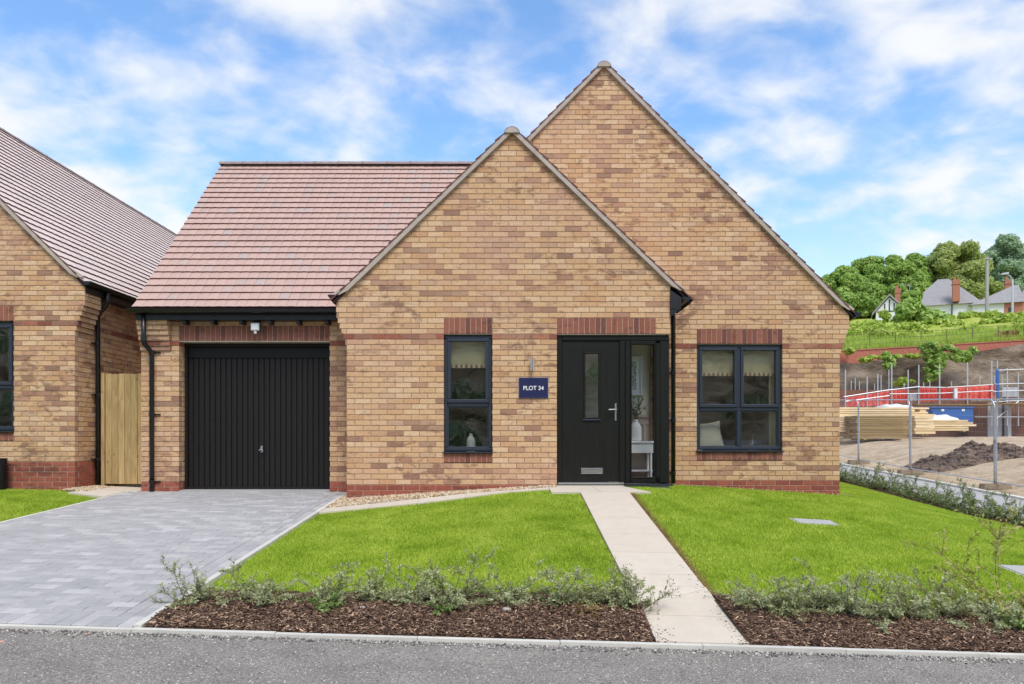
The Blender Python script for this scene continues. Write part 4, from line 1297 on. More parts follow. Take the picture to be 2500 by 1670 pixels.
m = MB(); m.tube([(nex + .05, yy, nez - .04), (nex + .05, yy, nez - .22), (nex - .0, yy, nez - .30), (NX + .09, yy, nez - .36), (NX + .055, yy, nez - .44), (NX + .055, yy, -.12)], .034, 12)
nd = m.build('downpipe', M['black'], nb, smooth=True)
for z in (2.1, 1.3, .3):
    m = MB(); m.tube([(NX + .055, yy, z), (NX + .055, yy, z + .05)], .040, 12); m.box(NX + .0, NX + .05, yy - .10, yy, z + .015, z + .032); m.build('pipe_clip', M['black'], nd)
# ribbed black drainage pipe standing on the neighbour's lawn
rp = thing('ribbed_pipe', 'short black ribbed plastic pipe standing against the neighbouring wall', 'pipe', (-7.53, 10.9, -.1))
prof = []; z = 0.0
while z < .46:
    prof += [(.105, z), (.118, z + .006), (.118, z + .016), (.105, z + .022)]; z += .03
MB().lathe((-7.545, 10.92, g1(-7.5, 10.9) - .01), prof, 22).build('ribbed_wall', M['black'], rp)

# ------------------------------------------------------------------ timber side gate
gt_ = thing('side_gate', 'vertical board timber side gate between the two brick houses', 'gate', (-6.0, 11.62, -.1))
GYY = 11.62; gx = -6.375; i = 0; zt = 1.655
gw = [.03, .100, .098, .102, .099, .101, .100]
gx = -6.36
MB().box(gx - .055, gx - .005, GYY - .02, GYY + .06, -.12, zt + .01).build('post', M['timber'], gt_)
for w in gw[1:]:
    m = MB(); m.bevbox(gx, gx + w - .004, GYY + rng.uniform(0, .006), GYY + .026, -.07, zt + rng.uniform(-.008, .004), .006); m.build('board', M['timber'], gt_); gx += w
MB().box(gx + .0, gx + .10, GYY - .02, GYY + .06, -.12, zt + .01).build('post', M['timber'], gt_)
for z in (.12, .8, 1.5):
    MB().box(-6.36, gx, GYY + .027, GYY + .06, z, z + .10).build('rail', M['timber'], gt_)

# ------------------------------------------------------------------ drain covers in the lawn
COV = [(3.67, 9.02, .255, .17, 'square concrete drain cover set in the lawn in front of the wide window'), (4.95, 7.05, .255, .20, 'square concrete drain cover set in the lawn near the tall straggly shrub')]
for cx, cy, hx_, hy_, lab in COV:
    o = thing('drain_cover', lab, 'drain cover', (cx, cy, g1(cx, cy)))
    z = g1(cx, cy)
    sxx = (g1(cx+.1, cy)-g1(cx-.1, cy))/.2; syy = (g1(cx, cy+.1)-g1(cx, cy-.1))/.2
    ax = Vector((1, 0, sxx)).normalized(); ay = Vector((0, 1, syy)).normalized(); az = ax.cross(ay)
    MB().obox((cx, cy, z - .052), ax*hx_, ay*hy_, az*.035).build('surround', M['cover'], o)
    MB().obox((cx, cy, z - .016), ax*(hx_-.035), ay*(hy_-.035), az*.005).build('lid', M['cover'], o)
# ------------------------------------------------------------------ lawns
BED = 5.62                                    # line where lawn meets the bark bed
HX = 7.30                                     # hedge side of the right lawn
def wob(x, a=.03): return a*np.sin(x*5.1) + a*.7*np.sin(x*11.7 + 1)
def plx(y): return .935 - .085*(y-KY)/4.4
def in_left(x, y):
    return (x > DX1 + .055) & (x < plx(y) - .012) & (y > BED + wob(x)) & (y < 9.22 + (x+2.4)*.155 - .015) & ~((x > .47) & (y > 9.19))
def in_right(x, y):
    k = (x > plx(y) + .6 + .035 + .018*np.sin(y*7)) & (x < HX + .12*np.sin(y*.9)) & (y > BED + .02 + wob(x + 3)) & (y < 17.6)
    k &= ~((x < 1.74 - (y-9.2)*.20) & (y > 9.19)) & ~((x < 2.24) & (y > 10.25)) & ~((x < 5.06) & (y > 11.37))
    for cx, cy, hx_, hy_, _ in COV:
        k &= ~((abs(x-cx) < hx_ + .0) & (abs(y-cy) < hy_ + .0))
    return k
def in_neigh(x, y):
    return (x < DX0 - .06) & (x > -9.5) & (y > 6.4) & (y < 11.0) & ~((x > -6.38 + (11.0-y)*.05) & (y > 10.62 - (x+6.35)*.35 - .02))
def grass(name, n, x0, x1, y0, y1, ok, h=.022):
    x = rs.uniform(x0, x1, n); y = y0 + (y1-y0)*rs.rand(n)
    k = ok(x, y) & (np.abs(x) < .82*y + 1.6)
    x, y = x[k], y[k]; n = len(x)
    z = gz(x, y) - .020
    a = rs.rand(n)*6.283
    w = .0022 + .0022*rs.rand(n) + .00018*y
    hh = h*(.55 + .75*rs.rand(n))*(1 + .25*np.sin(x*3.1 + y*1.7)*np.sin(y*2.3 - x))+.006
    lx = (rs.randn(n))*.013; ly = (rs.randn(n))*.013
    c, s = np.cos(a)*w, np.sin(a)*w
    v = np.empty((n, 3, 3))
    v[:, 0] = np.stack([x-c, y-s, z], 1); v[:, 1] = np.stack([x+c, y+s, z], 1); v[:, 2] = np.stack([x+lx, y+ly, z+hh], 1)
    return link(name, fastmesh(name, v.reshape(-1, 3), np.arange(3*n).reshape(-1, 3), M['grass']), (0, 0, 0), LAWN, kind='stuff')
grass('grass', 190000, -2.4, 1.0, 5.5, 10.1, in_left)
grass('grass', 460000, 1.3, 7.6, 5.5, 17.6, in_right)
grass('grass', 90000, -8.2, -5.7, 7.5, 11.05, in_neigh)
# dry root edge along the path
n = 5000; y = rs.uniform(BED, 9.2, n); x = plx(y) + .6 + np.abs(rs.randn(n))*.035 + .01
k = x > 0; zz_ = gz(x, y)
v = np.empty((n, 3, 3)); a = rs.rand(n)*6.283; w = .003
v[:, 0] = np.stack([x - w*np.cos(a), y - w*np.sin(a), zz_ - .02], 1); v[:, 1] = np.stack([x + w*np.cos(a), y + w*np.sin(a), zz_ - .02], 1); v[:, 2] = np.stack([x + .02*rs.randn(n), y + .02*rs.randn(n), zz_ + .004 + .012*rs.rand(n)], 1)
link('dry_turf_edge', fastmesh('dry_turf_edge', v.reshape(-1, 3), np.arange(3*n).reshape(-1, 3), M['dryleaf']), (0, 0, 0), LAWN, kind='stuff')

# ------------------------------------------------------------------ bark beds
def bedz(X, Y):
    m = .035*np.sin(np.clip((Y - KY)/(BED - KY), 0, 1)*math.pi)
    return gz(X, Y) + m + .012*np.sin(X*6.3 + Y*3)*np.sin(X*2.7 - Y*5) - .004
def inb(x, y): return ((x > DX1 + .06) & (x < plx(y) - .01)) | ((x > plx(y) + .615))
def bed(name, x0, x1, n):
    s = sheet(name, np.linspace(x0, x1, 60), np.linspace(KY + .004, BED + .06, 14), bedz, M['soil'], kind='structure')
    for v in s.data.vertices:
        x, y = v.co.x, v.co.y
        if x0 < .5: v.co.x = min(max(x, DX1 + .050), plx(y) + .006)
        else: v.co.x = max(x, plx(y) + .594)
    x = rs.uniform(x0, x1, n); y = KY + .01 + (BED + .05 - KY)*rs.rand(n); k = inb(x, y) & (np.abs(x) < .8*y + 1.6); x, y = x[k], y[k]; n = len(x)
    a = rs.rand(n)*6.283; L = .010 + .022*rs.rand(n)**2; w = .0025 + .006*rs.rand(n)**2; t = .002 + .003*rs.rand(n)
    d = np.stack([np.cos(a), np.sin(a), rs.randn(n)*.35], 1); d /= np.linalg.norm(d, axis=1)[:, None]
    s_ = np.cross(d, np.stack([rs.randn(n)*.4, rs.randn(n)*.4, np.ones(n)], 1)); s_ /= np.linalg.norm(s_, axis=1)[:, None]
    u = np.cross(s_, d); c = np.stack([x, y, bedz(x, y) + .004 + .010*rs.rand(n)], 1)
    A, B, C = d*L[:, None], s_*w[:, None], u*t[:, None]
    v = np.stack([c-A-B*.6, c-A*.9+B, c+A+B*.5, c+A*.8-B, c+C-A*.7, c+C+A*.7], 1)
    tri = np.array([(0,3,5),(0,5,4),(3,2,5),(2,1,4),(2,4,5),(1,0,4)])
    f = (tri[None] + 6*np.arange(n)[:, None, None]).reshape(-1, 3)
    link('bark_chips', fastmesh('bark_chips', v.reshape(-1, 3), f, M['bark']), (0, 0, 0), s, kind='stuff')
    return s
n = 150; y = KY + 1.6*rs.rand(n)**2; x = np.where(rs.rand(n) < .5, plx(y) + np.abs(rs.randn(n))*.07, plx(y) + .6 - np.abs(rs.randn(n))*.06)
stones('path_litter', np.stack([x, y, gz(x, y) + .0135], 1), .006, M['bark'], path, .3, kind='stuff')
bed('bark_bed', DX1 + .06, .93, 26000)
bed('bark_bed', 1.50, 7.2, 44000)
def stray(name, px, py, s, mat, lab, cat='stone'):
    d = KY + .02
    X = (px-1250)*d/F
    return None
M['stonegrey'] = plain('stone_grey', sr(176,168,160), .9, .2)
M['stonepink'] = plain('stone_pink', sr(206,160,140), .9, .2)
def rock(x, y, z, s, mat, lab, group=None):
    rg = random.Random(int(x*991 + y*77)); m = MB()
    n1_, n2_ = 5, 7
    prof = []
    for i in range(n1_+1):
        for j in range(n2_):
            th = math.pi*i/n1_; ph = 6.283*j/n2_; r = s*rg.uniform(.75, 1.15)
            m.v.append((x + r*math.sin(th)*math.cos(ph)*1.2, y + r*math.sin(th)*math.sin(ph), z + r*math.cos(th)*.6 + s*.35))
    for i in range(n1_):
        for j in range(n2_):
            m.f.append((i*n2_+j, (i+1)*n2_+j, (i+1)*n2_+(j+1) % n2_, i*n2_+(j+1) % n2_))
    m.build('stone', mat, None, label=lab, cat='stone', group=group)
def on_road(px, py):
    d = KY
    for _ in range(30):
        X = (px-1250)*d/F; d = (CAMZ - float(zroad(X)))*F/(py-1068)
    return (px-1250)*d/F, d
for px, py, s, mt_, lab in ((212, 1549, .013, 'stonepink', 'small pink stone lying on the tarmac beside the drive kerb'), (4, 1568, .014, 'stonepink', 'flat peach coloured stone lying out on the tarmac'), (1180, 1578, .015, 'stonegrey', 'pale flat stone chip on the tarmac in front of the bark bed')):
    x, y = on_road(px, py); rock(x, y, float(zroad(x)) - .003, s, M[mt_], lab)
rock(-.02 - .02, 5.22, float(bedz(-.04, 5.22)), .030, M['stonegrey'], 'grey stone half buried in bark under the leafy shrubs')
rock(-1.05, 5.20, float(bedz(-1.05, 5.2)), .022, M['stonegrey'], 'small pale stone lying in the bark near the drive')
M['brickchip'] = plain('brick_chip', sr(170,84,58), .9, .2)
rock(.52, 4.95, float(bedz(.52, 4.95)), .016, M['brickchip'], 'orange brick chip lying in the bark beside the path')

# ------------------------------------------------------------------ shrubs
def shrub_mesh(seed, h, spread, nst, leafmat, dens=1.0, leaf=.0095, up=.6, lean=0.0):
    """arching stems with pairs of small leaves and short side twigs"""
    rg = random.Random(seed); st = MB(); lv = []
    def stem(p, d, L, r, depth):
        n = 7; pts = [p.copy()]; q = p.copy(); dd = d.copy()
        for i in range(n):
            dd = (dd + Vector((rg.gauss(0, .10), rg.gauss(0, .10), rg.gauss(0, .06) - .02*i*(1-up)))).normalized()
            q = q + dd*L/n; pts.append(q.copy())
        st.tube(pts, r, 4, False, r*.35)
        m = int(L/.0085*dens)
        for k in range(m):
            t = (k + rg.random())/m*n; j = min(n-1, int(t)); c = pts[j].lerp(pts[j+1], t-j)
            ax = (pts[j+1]-pts[j]).normalized()
            o = ax.cross(Vector((rg.gauss(0, 1), rg.gauss(0, 1), rg.gauss(0, 1)))).normalized()
            if depth == 0 and t < n*.12: continue
            ll = leaf*rg.uniform(.7, 1.3)
            a = (o*.85 + ax*.55).normalized(); s = a.cross(ax + Vector((0, 0, .3))).normalized()*ll*.42
            lv.append((c, c + a*ll + s, c + a*ll*2.0, c + a*ll - s))
        if depth < 2:
            for k in range(int(rg.uniform(3, 6.5)*(1 if depth == 0 else .45))):
                j = rg.randrange(1, n); ax = (pts[j]-pts[j-1]).normalized()
                o = ax.cross(Vector((rg.gauss(0, 1), rg.gauss(0, 1), rg.gauss(0, 1)))).normalized()
                stem(pts[j], (ax*.75 + o*.65 + Vector((0, 0, .12))).normalized(), L*rg.uniform(.25, .5), r*.6, depth+1)
    for i in range(nst):
        a = 6.283*i/nst + rg.uniform(-.4, .4); tilt = rg.uniform(.15, 1.0)*spread
        d = Vector((math.cos(a)*tilt + lean, math.sin(a)*tilt*.8, rg.uniform(.5, 1.0))).normalized()
        tall = rg.random() < .28
        if not tall: d = Vector((d.x*1.5, d.y*1.5, d.z*.55)).normalized()
        stem(Vector((rg.uniform(-.05, .05), rg.uniform(-.05, .05), -.01)), d, h*(rg.uniform(.95, 1.35) if tall else rg.uniform(.5, .85)), .0022, 0)
    sm_ = st.mesh('stems', M['stem'])
    v = np.array([[tuple(q) for q in l] for l in lv]).reshape(-1, 3)
    lm_ = fastmesh('leaves', v, np.arange(len(v)).reshape(-1, 4), leafmat)
    return sm_, lm_
SH = [shrub_mesh(100+i, [.25, .29, .24, .32, .21][i], [1.0, 1.1, 1.2, .8, 1.3][i], [18, 18, 19, 17, 18][i], M['shrub'], 1.7, .0105) for i in range(5)]
SH.append(shrub_mesh(120, .16, 1.3, 12, M['shrub2'], 1.4, .014))
SH.append(shrub_mesh(121, .17, 1.4, 9, M['dryleaf'], 1.0))
def put_shrub(i, x, y, z, sc, rz, label, group=None, cat='shrub', name='shrub'):
    o = thing(name, label, cat, (x, y, z), group)
    for nm, me in (('stems', SH[i][0]), ('foliage', SH[i][1])):
        c = bpy.data.objects.new(nm, me); COL.objects.link(c); c.parent = o
        if nm == 'foliage': c['kind'] = 'stuff'
    o.rotation_euler = (0, 0, rz); o.scale = (sc, sc, sc*(.82 if i < 5 else 1))
    return o
G1 = 'low shrubs planted in the bark beds'
def bed_at(px, yy_): 
    x = (px-1250)*yy_/F
    return x, yy_, float(bedz(x, yy_))
ORD = ['first', 'second', 'third', 'fourth', 'fifth', 'sixth', 'seventh', 'eighth', 'ninth', 'tenth', 'eleventh', 'twelfth', 'thirteenth', 'fourteenth', 'fifteenth', 'sixteenth', 'seventeenth', 'eighteenth', 'nineteenth', 'twentieth', 'twenty-first', 'twenty-second']
for k, (i, px, yy_, sc, rz) in enumerate((
    (0, 462, 5.30, 1.1, .3), (1, 640, 5.40, 1.25, 1.2), (2, 800, 5.32, 1.2, 2.2), (4, 905, 5.45, 1.1, 4.2), (3, 1000, 5.42, 1.2, 3.2), (0, 1110, 5.38, 1.35, 4.0),
    (1, 1240, 5.42, 1.3, 5.2), (2, 1370, 5.40, 1.25, .8), (3, 1470, 5.45, 1.1, 1.9), (4, 1535, 5.36, 1.2, 1.0))):
    put_shrub(i, *bed_at(px, yy_), sc, rz, 'low grey green shrub in the bark bed, %s from the driveway edging' % ORD[k], G1)
for k, (i, px, yy_, sc, rz) in enumerate(((1, 1850, 5.42, 1.3, 2.7), (2, 1930, 5.35, 1.2, .7), (3, 2020, 5.50, 1.3, 5.9), (0, 2095, 5.35, 1.3, 2.1), (4, 2190, 5.36, 1.4, .4), (2, 2300, 5.42, 1.4, 3.8), (1, 2430, 5.38, 1.25, 1.6), (0, 2550, 5.4, 1.2, 1.1))):
    put_shrub(i, *bed_at(px, yy_), sc, rz, 'low grey green shrub in bark, %s from the garden path on its lawn drain side' % ORD[k], G1)
put_shrub(5, *bed_at(805, 5.16), .8, 0, 'small fresh green plant in the bark near the driveway', G1)
put_shrub(5, *bed_at(1075, 5.14), .55, 2, 'tiny fresh green sprout in the bark under the middle shrubs', G1)
put_shrub(6, *bed_at(1440, 5.20), .9, 2, 'dry straw coloured dead plant lying in the bark beside the path', G1)
put_shrub(5, *bed_at(2470, 5.2), .8, 1, 'fresh green plant in the bark at the foot of the tall straggly shrub', G1)
SH.append(shrub_mesh(140, .34, .55, 5, M['hedge'], .5, .012, .95, .45))
put_shrub(7, *bed_at(1560, 5.25), 1.0, .2, 'sparse dark twigs reaching out over the garden path', G1)
SH.append(shrub_mesh(141, .60, .8, 10, M['straggly'], .6, .017, .97, -.35))
put_shrub(8, *bed_at(2435, 5.62), 1.2, .1, 'tall straggly yellow green shrub with bare arching stems at the lawn edge', G1)

# hedge row beside the lawn
for i in range(4): SH.append(shrub_mesh(160+i, .40, 1.15, 16, M['hedge'], 1.1, .017))
hy = 10.2; i = 0
while hy < 19.5:
    x = HX + .42 + .12*math.sin(hy*.9) + rng.uniform(-.06, .06)
    put_shrub(9 + i % 4, x, hy, g1(x, hy), rng.uniform(.8, 1.1), rng.uniform(0, 6), 'dark leafy shrub of the side hedge, %s along from its end beside the road' % ORD[i], 'shrubs of the side hedge row')
    hy += .50; i += 1
x = 5.42; put_shrub(9, x, 13.6, g1(x, 13.6), 1.2, .5, 'leafy shrub growing against the far corner of the bungalow')
sheet('hedge_bed', np.linspace(HX + .05, HX + .85, 8), np.arange(5.2, 20.1, .4), lambda X, Y: gz(X, Y) - .004, M['soil'], kind='structure')

# ------------------------------------------------------------------ side pavement and kerb
t = NT('side_tarmac'); p = t.pos(); n_ = t.noise(p, 30, 5, .7)
t.col(t.ramp(n_, [(.3, sr(156,153,150)), (.7, sr(190,185,180))])); t.set(.9, .2); t.bump(n_, .004); M['sidewalk'] = t.done()
KX = 10.9
def zside(X, Y): return -1.42 + .048*np.asarray(Y) + 0*np.asarray(X)
sheet('side_pavement', np.linspace(HX + .80, KX, 8), np.arange(4.9, 40.1, .5), lambda X, Y: np.minimum(zside(X, Y) - .02 + (KX - X)*.012, 10), M['sidewalk'], kind='structure')
skb = link('side_kerb', None, (KX, 18, -.6), kind='structure')
for i in range(20):
    y0 = 10 + i*.915; y1 = y0 + .905
    MB().prism([(KX, y0, zside(0, y0) + .03), (KX + .12, y0, zside(0, y0) + .03), (KX + .12, y1, zside(0, y1) + .03), (KX, y1, zside(0, y1) + .03)], (0, 0, -.2)).build('kerb_stone', M['kerb'], skb)

# ------------------------------------------------------------------ building site
t = NT('site_mud'); p = t.pos(); n_ = t.noise(p, 1.6, 7, .7); n2_ = t.noise(t.pos((.5, 2.5, 1)), 1.2, 5, .6)
c = t.ramp(t.math('ADD', t.math('MULTIPLY', n_, .6), t.math('MULTIPLY', n2_, .4)), [(.35, sr(180,156,126)), (.5, sr(210,186,154)), (.65, sr(230,210,182))])
t.col(c); t.set(.95, .15); t.bump(t.math('ADD', n_, t.math('MULTIPLY', n2_, .6)), .35); M['mud'] = t.done()
def zsite(X, Y):
    X = np.asarray(X, float); Y = np.asarray(Y, float)
    u = np.clip((X - 11.3)/4.2, 0, 1); yy2 = np.clip(Y, 5, 33)
    return zside(X, yy2) - .02 + .52*u*u*(3-2*u) + .05*np.sin(X*1.3 + Y*.7)*np.sin(Y*.9 - X*.4)*np.clip(X-11.5, 0, 1)
sheet('building_site', np.concatenate([np.arange(KX + .10, 24, .35), np.arange(24, 60, 2)]), np.concatenate([np.arange(5, 34, .35), np.arange(34, 52, 1.5)]), zsite, M['mud'], kind='structure')
# spoil heap
t = NT('spoil'); p = t.pos(); n_ = t.noise(p, 5, 7, .75)
t.col(t.ramp(n_, [(.35, sr(84,68,58)), (.6, sr(138,118,102)), (.75, sr(170,150,132))])); t.set(.95, .1); t.bump(n_, .08); M['spoil'] = t.done()
def heap(name, cx, cy, lx, ly, h, seed, lab):
    rr = np.random.RandomState(seed); n = 60; m_ = 36
    U = np.linspace(-1, 1, n); V = np.linspace(-1, 1, m_); A, B = np.meshgrid(U, V)
    X = cx + A*lx; Y = cy + B*ly
    e = np.clip(1 - A**2, 0, 1)*np.clip(1 - B**2, 0, 1)
    lump = .55 + .3*np.sin(A*9 + 1 + seed)*np.sin(B*4) + .25*np.sin(A*17 + B*6) + .22*rr.rand(m_, n)
    Z = zsite(X, Y) - .05 + h*e**.6*lump
    v = np.stack([X.ravel(), Y.ravel(), Z.ravel()], 1); i = np.arange(n*m_).reshape(m_, n)
    f = np.stack([i[:-1, :-1].ravel(), i[:-1, 1:].ravel(), i[1:, 1:].ravel(), i[1:, :-1].ravel()], 1)
    o = link(name, fastmesh(name, v, f, M['spoil']), (0, 0, 0), label=lab, cat='soil heap')
    k = rr.randint(0, len(v), 700)
    stones('clods', v[k], .07, M['spoil'], o, .8, kind='stuff')
heap('soil_heap', 14.0, 22.3, 1.9, 1.0, .46, 1, 'lumpy brown heap of dug soil on the building site')
heap('soil_heap', 17.8, 22.8, 2.2, 1.2, .50, 5, 'second brown soil heap further along, behind the nearest fence panel')

# ------------------------------------------------------------------ mesh fence panels
def heras(p0, p1, lab):
    p0 = Vector(p0); p1 = Vector(p1); o = thing('mesh_fence', lab, 'fence', ((p0.x+p1.x)/2, (p0.y+p1.y)/2, min(p0.z, p1.z)), 'temporary mesh fence panels along the side kerb')
    d = (p1-p0); L = d.length; d.normalize(); H = 2.0; lift = .12
    def q(s, z): return p0 + d*s + Vector((0, 0, z + lift))
    r = .0185
    pts = [q(0, -lift)] + [q(0, .5), q(0, H-.18)] + [q(.18 - .18*math.cos(a), H - .18 + .18*math.sin(a)) for a in (.4, .8, 1.2, 1.57)] + [q(L-.18 + .18*math.sin(a), H - .18 + .18*math.cos(a)) for a in (.0, .4, .8, 1.2, 1.57)] + [q(L, .5), q(L, -lift)]
    MB().tube(pts, r, 8).build('frame', M['galv'], o, smooth=True)
    MB().tube([q(0, .02), q(L, .02)], r*.8, 6).build('bottom_rail', M['galv'], o)
    m = MB(); n = 66
    for i in range(1, n):
        s = L*i/n; m.tube([q(s, .03), q(s, H-.02)], .0011, 3, False)
    for k in range(1, 10): m.tube([q(0, H*k/10), q(L, H*k/10)], .0014, 3, False)
    m.build('mesh_infill', M['galv'], o, kind='stuff')
    for s in (0.0, L):
        MB().tube([q(s, .95), q(s, 1.02)], .03, 8).build('clamp', M['galv'], o)
M['foot'] = plain('fence_foot', sr(150,136,118), .95, .1, var=.2)
def foot(x, y, lab):
    z = float(zside(x, y)); o = thing('concrete_block', lab, 'concrete block', (x, y, z), 'concrete feet of the fence panels')
    MB().prism([(x-.34, y-.11, z-.01), (x+.34, y-.11, z-.01), (x+.31, y-.11, z+.12), (x-.31, y-.11, z+.12)], (0, .22, 0)).build('block', M['foot'], o)
FP = [(11.80, 29.1), (11.67, 25.55), (11.45, 21.25), (11.58, 17.65), (11.62, 14.1)]
FP = [(11.85, 28.6), (11.66, 25.0), (11.47, 21.4), (11.58, 17.8), (11.62, 14.2)]
FL = ['mesh fence panel half hidden by the bungalow corner', 'mesh fence panel in front of the stacked timber', 'mesh fence panel in front of the brown soil heap', 'mesh fence panel standing next to the soil heap panel, cut by the frame']
for i in range(4):
    a, b_ = FP[i], FP[i+1]
    d = Vector((b_[0]-a[0], b_[1]-a[1], 0)).normalized()*.035
    heras((a[0]+d.x, a[1]+d.y, float(zside(0, a[1])) + .02), (b_[0]-d.x, b_[1]-d.y, float(zside(0, b_[1])) + .02), FL[i])
for (x, y), lab in zip(FP[:4], ('fence foot behind the bungalow corner', 'fence foot below the timber stack', 'fence foot between timber and soil heap', 'fence foot beside the hedge end')):
    foot(x, y, 'concrete ' + lab)

# ------------------------------------------------------------------ timber stacks and clutter
def stack(name, lab, x0, x1, y0, y1, z0, rows, h, mat, cols=2, skew=0, ragged=.05):
    o = thing(name, lab, 'timber stack', ((x0+x1)/2, y0, z0))
    for x in (x0 + .3, x1 - .35):
        MB().box(x, x + .1, y0 + .02, y1, z0 - .05, z0).build('bearer', M['lumber2'], o)
    w = (y1-y0)/cols
    for r in range(rows):
        for c in range(cols):
            a, b2 = x0 + rng.uniform(-ragged, ragged), x1 + rng.uniform(-ragged, ragged)
            m = MB(); m.obox(((a+b2)/2, y0 + (c+.5)*w + rng.uniform(-.01, .01), z0 + (r+.5)*h), Vector(((b2-a)/2, skew*(b2-a)/2, 0)), (0, w/2-.004, 0), (0, 0, h/2-.010))
            m.build('board', M[mat], o)
    return o
D1 = 30.0
p0 = P(2092, 1071, D1); p1 = P(2217, 1014, D1)
stack('timber_stack', 'neat stack of thin treated boards on the building site', p0.x, p1.x, D1, D1 + 1.2, p0.z, 12, (p1.z-p0.z)/12, 'lumber2')
q0 = P(2030, 1014, 30.6); q1 = P(2290, 992, 30.6)
stack('timber_stack', 'long pale sawn timbers lying on top of the treated board stack', q0.x, q1.x, 31.6, 32.6, p1.z + .02, 4, .095, 'lumber', 3, .04, .5)
q0 = P(2010, 1055, 31); q1 = P(2084, 1012, 31)
stack('timber_stack', 'pale sawn timbers stacked behind the bungalow corner', q0.x, q1.x, 31.0, 32.0, q0.z, 7, .10, 'lumber', 2, .02, .1)
q0 = P(2228, 1060, 31.6); q1 = P(2275, 1012, 31.6)
stack('timber_stack', 'short upright block of pale timber beside the treated boards', q0.x, q1.x, 31.4, 32.4, q0.z, 6, .13, 'lumber', 2)
q0 = P(2262, 1052, 33); q1 = P(2372, 1022, 33)
stack('timber_stack', 'low pile of loose pale planks in front of the blue container', q0.x, q1.x, 33, 34.2, q0.z, 5, .10, 'lumber', 3, .06, .35)
M['sheet'] = plain('white_sheeting', (.72, .72, .72), .6, .3, var=.05)
def tarp(x0, x1, y0, y1, z, h, seed, lab):
    rr = np.random.RandomState(seed); n = 24; A, B = np.meshgrid(np.linspace(-1, 1, n), np.linspace(-1, 1, n))
    X = (x0+x1)/2 + A*(x1-x0)/2; Y = (y0+y1)/2 + B*(y1-y0)/2
    Z = z + h*(np.clip(1-A**2, 0, 1)*np.clip(1-B**2, 0, 1))**.4*(.8 + .2*np.sin(A*6+seed)*np.sin(B*5) + .12*rr.rand(n, n))
    v = np.stack([X.ravel(), Y.ravel(), Z.ravel()], 1); i = np.arange(n*n).reshape(n, n)
    f = np.stack([i[:-1, :-1].ravel(), i[:-1, 1:].ravel(), i[1:, 1:].ravel(), i[1:, :-1].ravel()], 1)
    link('sheeting', fastmesh('sheeting', v, f, M['sheet'], True), (0, 0, 0), label=lab, cat='sheeting')
a = P(2258, 1026, 33.6); b2 = P(2335, 1012, 33.6)
tarp(a.x, b2.x, 33.3, 34.6, a.z, .28, 2, 'crumpled white sheeting lying over the loose plank pile')
a = P(2165, 992, 36); b2 = P(2232, 983, 36)
tarp(a.x, b2.x, 36.0, 37.4, a.z - .05, .20, 4, 'white sheeting at the foot of the red netting')
M['blue'] = plain('blue_skip', sr(52,96,160), .5, .4, var=.1, vs=3)
bc = thing('blue_container', 'blue steel storage container on the building site', 'container', (P(2330, 1030, 36).x, 36, P(2330, 1030, 36).z))
a = P(2272, 1032, 36); b2 = P(2376, 996, 36)
m = MB(); m.prism([(a.x+.35, 36, a.z), (b2.x, 36, a.z - .08), (b2.x, 36, b2.z), (a.x, 36, b2.z)], (0, 1.8, 0)); m.build('body', M['blue'], bc)
m = MB()
for x in (a.x + .5, a.x + 1.5): m.box(x, x + .14, 35.97, 36.0, b2.z - .16, b2.z - .06)
m.build('label_plate', M['sheet'], bc)
m = MB(); m.box(a.x - .04, b2.x + .03, 35.95, 37.85, b2.z, b2.z + .06); m.build('rim', M['blue'], bc)

# ------------------------------------------------------------------ unfinished building and scaffold
ub = thing('unfinished_building', 'red brick walls of an unfinished building behind the scaffold', 'building', (24, 40, .8))
zg = .5
M['darkbrick'] = plain('dark_brown_brick', sr(126,92,78), .95, .1, var=.25, vs=5)
m = MB(); a = P(2050, 0, 40.5).x; m.box(a, P(2370, 0, 40.5).x, 40.5, 40.8, zg, P(0, 952, 40.5).z); m.build('wall', M['darkbrick'], ub)
m = MB(); m.box(P(2365, 0, 39.6).x, P(2412, 0, 39.6).x, 39.6, 39.9, zg, P(0, 980, 39.6).z); m.build('wall', M['darkbrick'], ub)
m = MB(); m.box(P(2455, 0, 39.6).x, P(2560, 0, 39.6).x, 39.6, 39.9, zg, P(0, 970, 39.6).z); m.build('wall', M['darkbrick'], ub)
M['block_w'] = plain('blockwork', sr(186,188,192), .9, .2, var=.1)
m = MB(); m.box(P(2412, 0, 39.5).x, P(2446, 0, 39.5).x, 39.5, 39.9, zg, P(0, 985, 39.5).z); m.box(P(2458, 0, 39.3).x, P(2466, 0, 39.3).x, 39.2, 39.5, zg, P(0, 983, 39.3).z); m.build('blockwork', M['block_w'], ub)
sc_ = thing('scaffold', 'galvanised tube scaffold with red safety netting round the unfinished building', 'scaffold', (22, 38.5, zg))
DS = 38.6
def std(px, ptop, d=DS, pbot=1040, r=.030):
    a = P(px, ptop, d); b3 = P(px, pbot, d); b3.z = max(b3.z, zg)
    MB().tube([b3, a], r, 8).build('standard', M['galv'], sc_)
for px, pt_ in ((2064, 903), (2117, 919), (2143, 913), (2177, 889), (2217, 903), (2243, 891), (2294, 889), (2362, 885), (2421, 881), (2435, 880), (2459, 899), (2486, 911)):
    std(px, pt_)
for px, pt_ in ((2078, 930), (2088, 923), (2098, 931), (2135, 936), (2151, 916), (2170, 902), (2207, 935), (2255, 934), (2270, 932), (2323, 931), (2392, 919), (2428, 917), (2446, 915)):
    std(px, pt_, 41.0, 990, .026)
def ledger(pts, r=.026, d=DS - .04):
    MB().tube([P(x, y, d) for x, y in pts], r, 6).build('ledger', M['galv'], sc_)
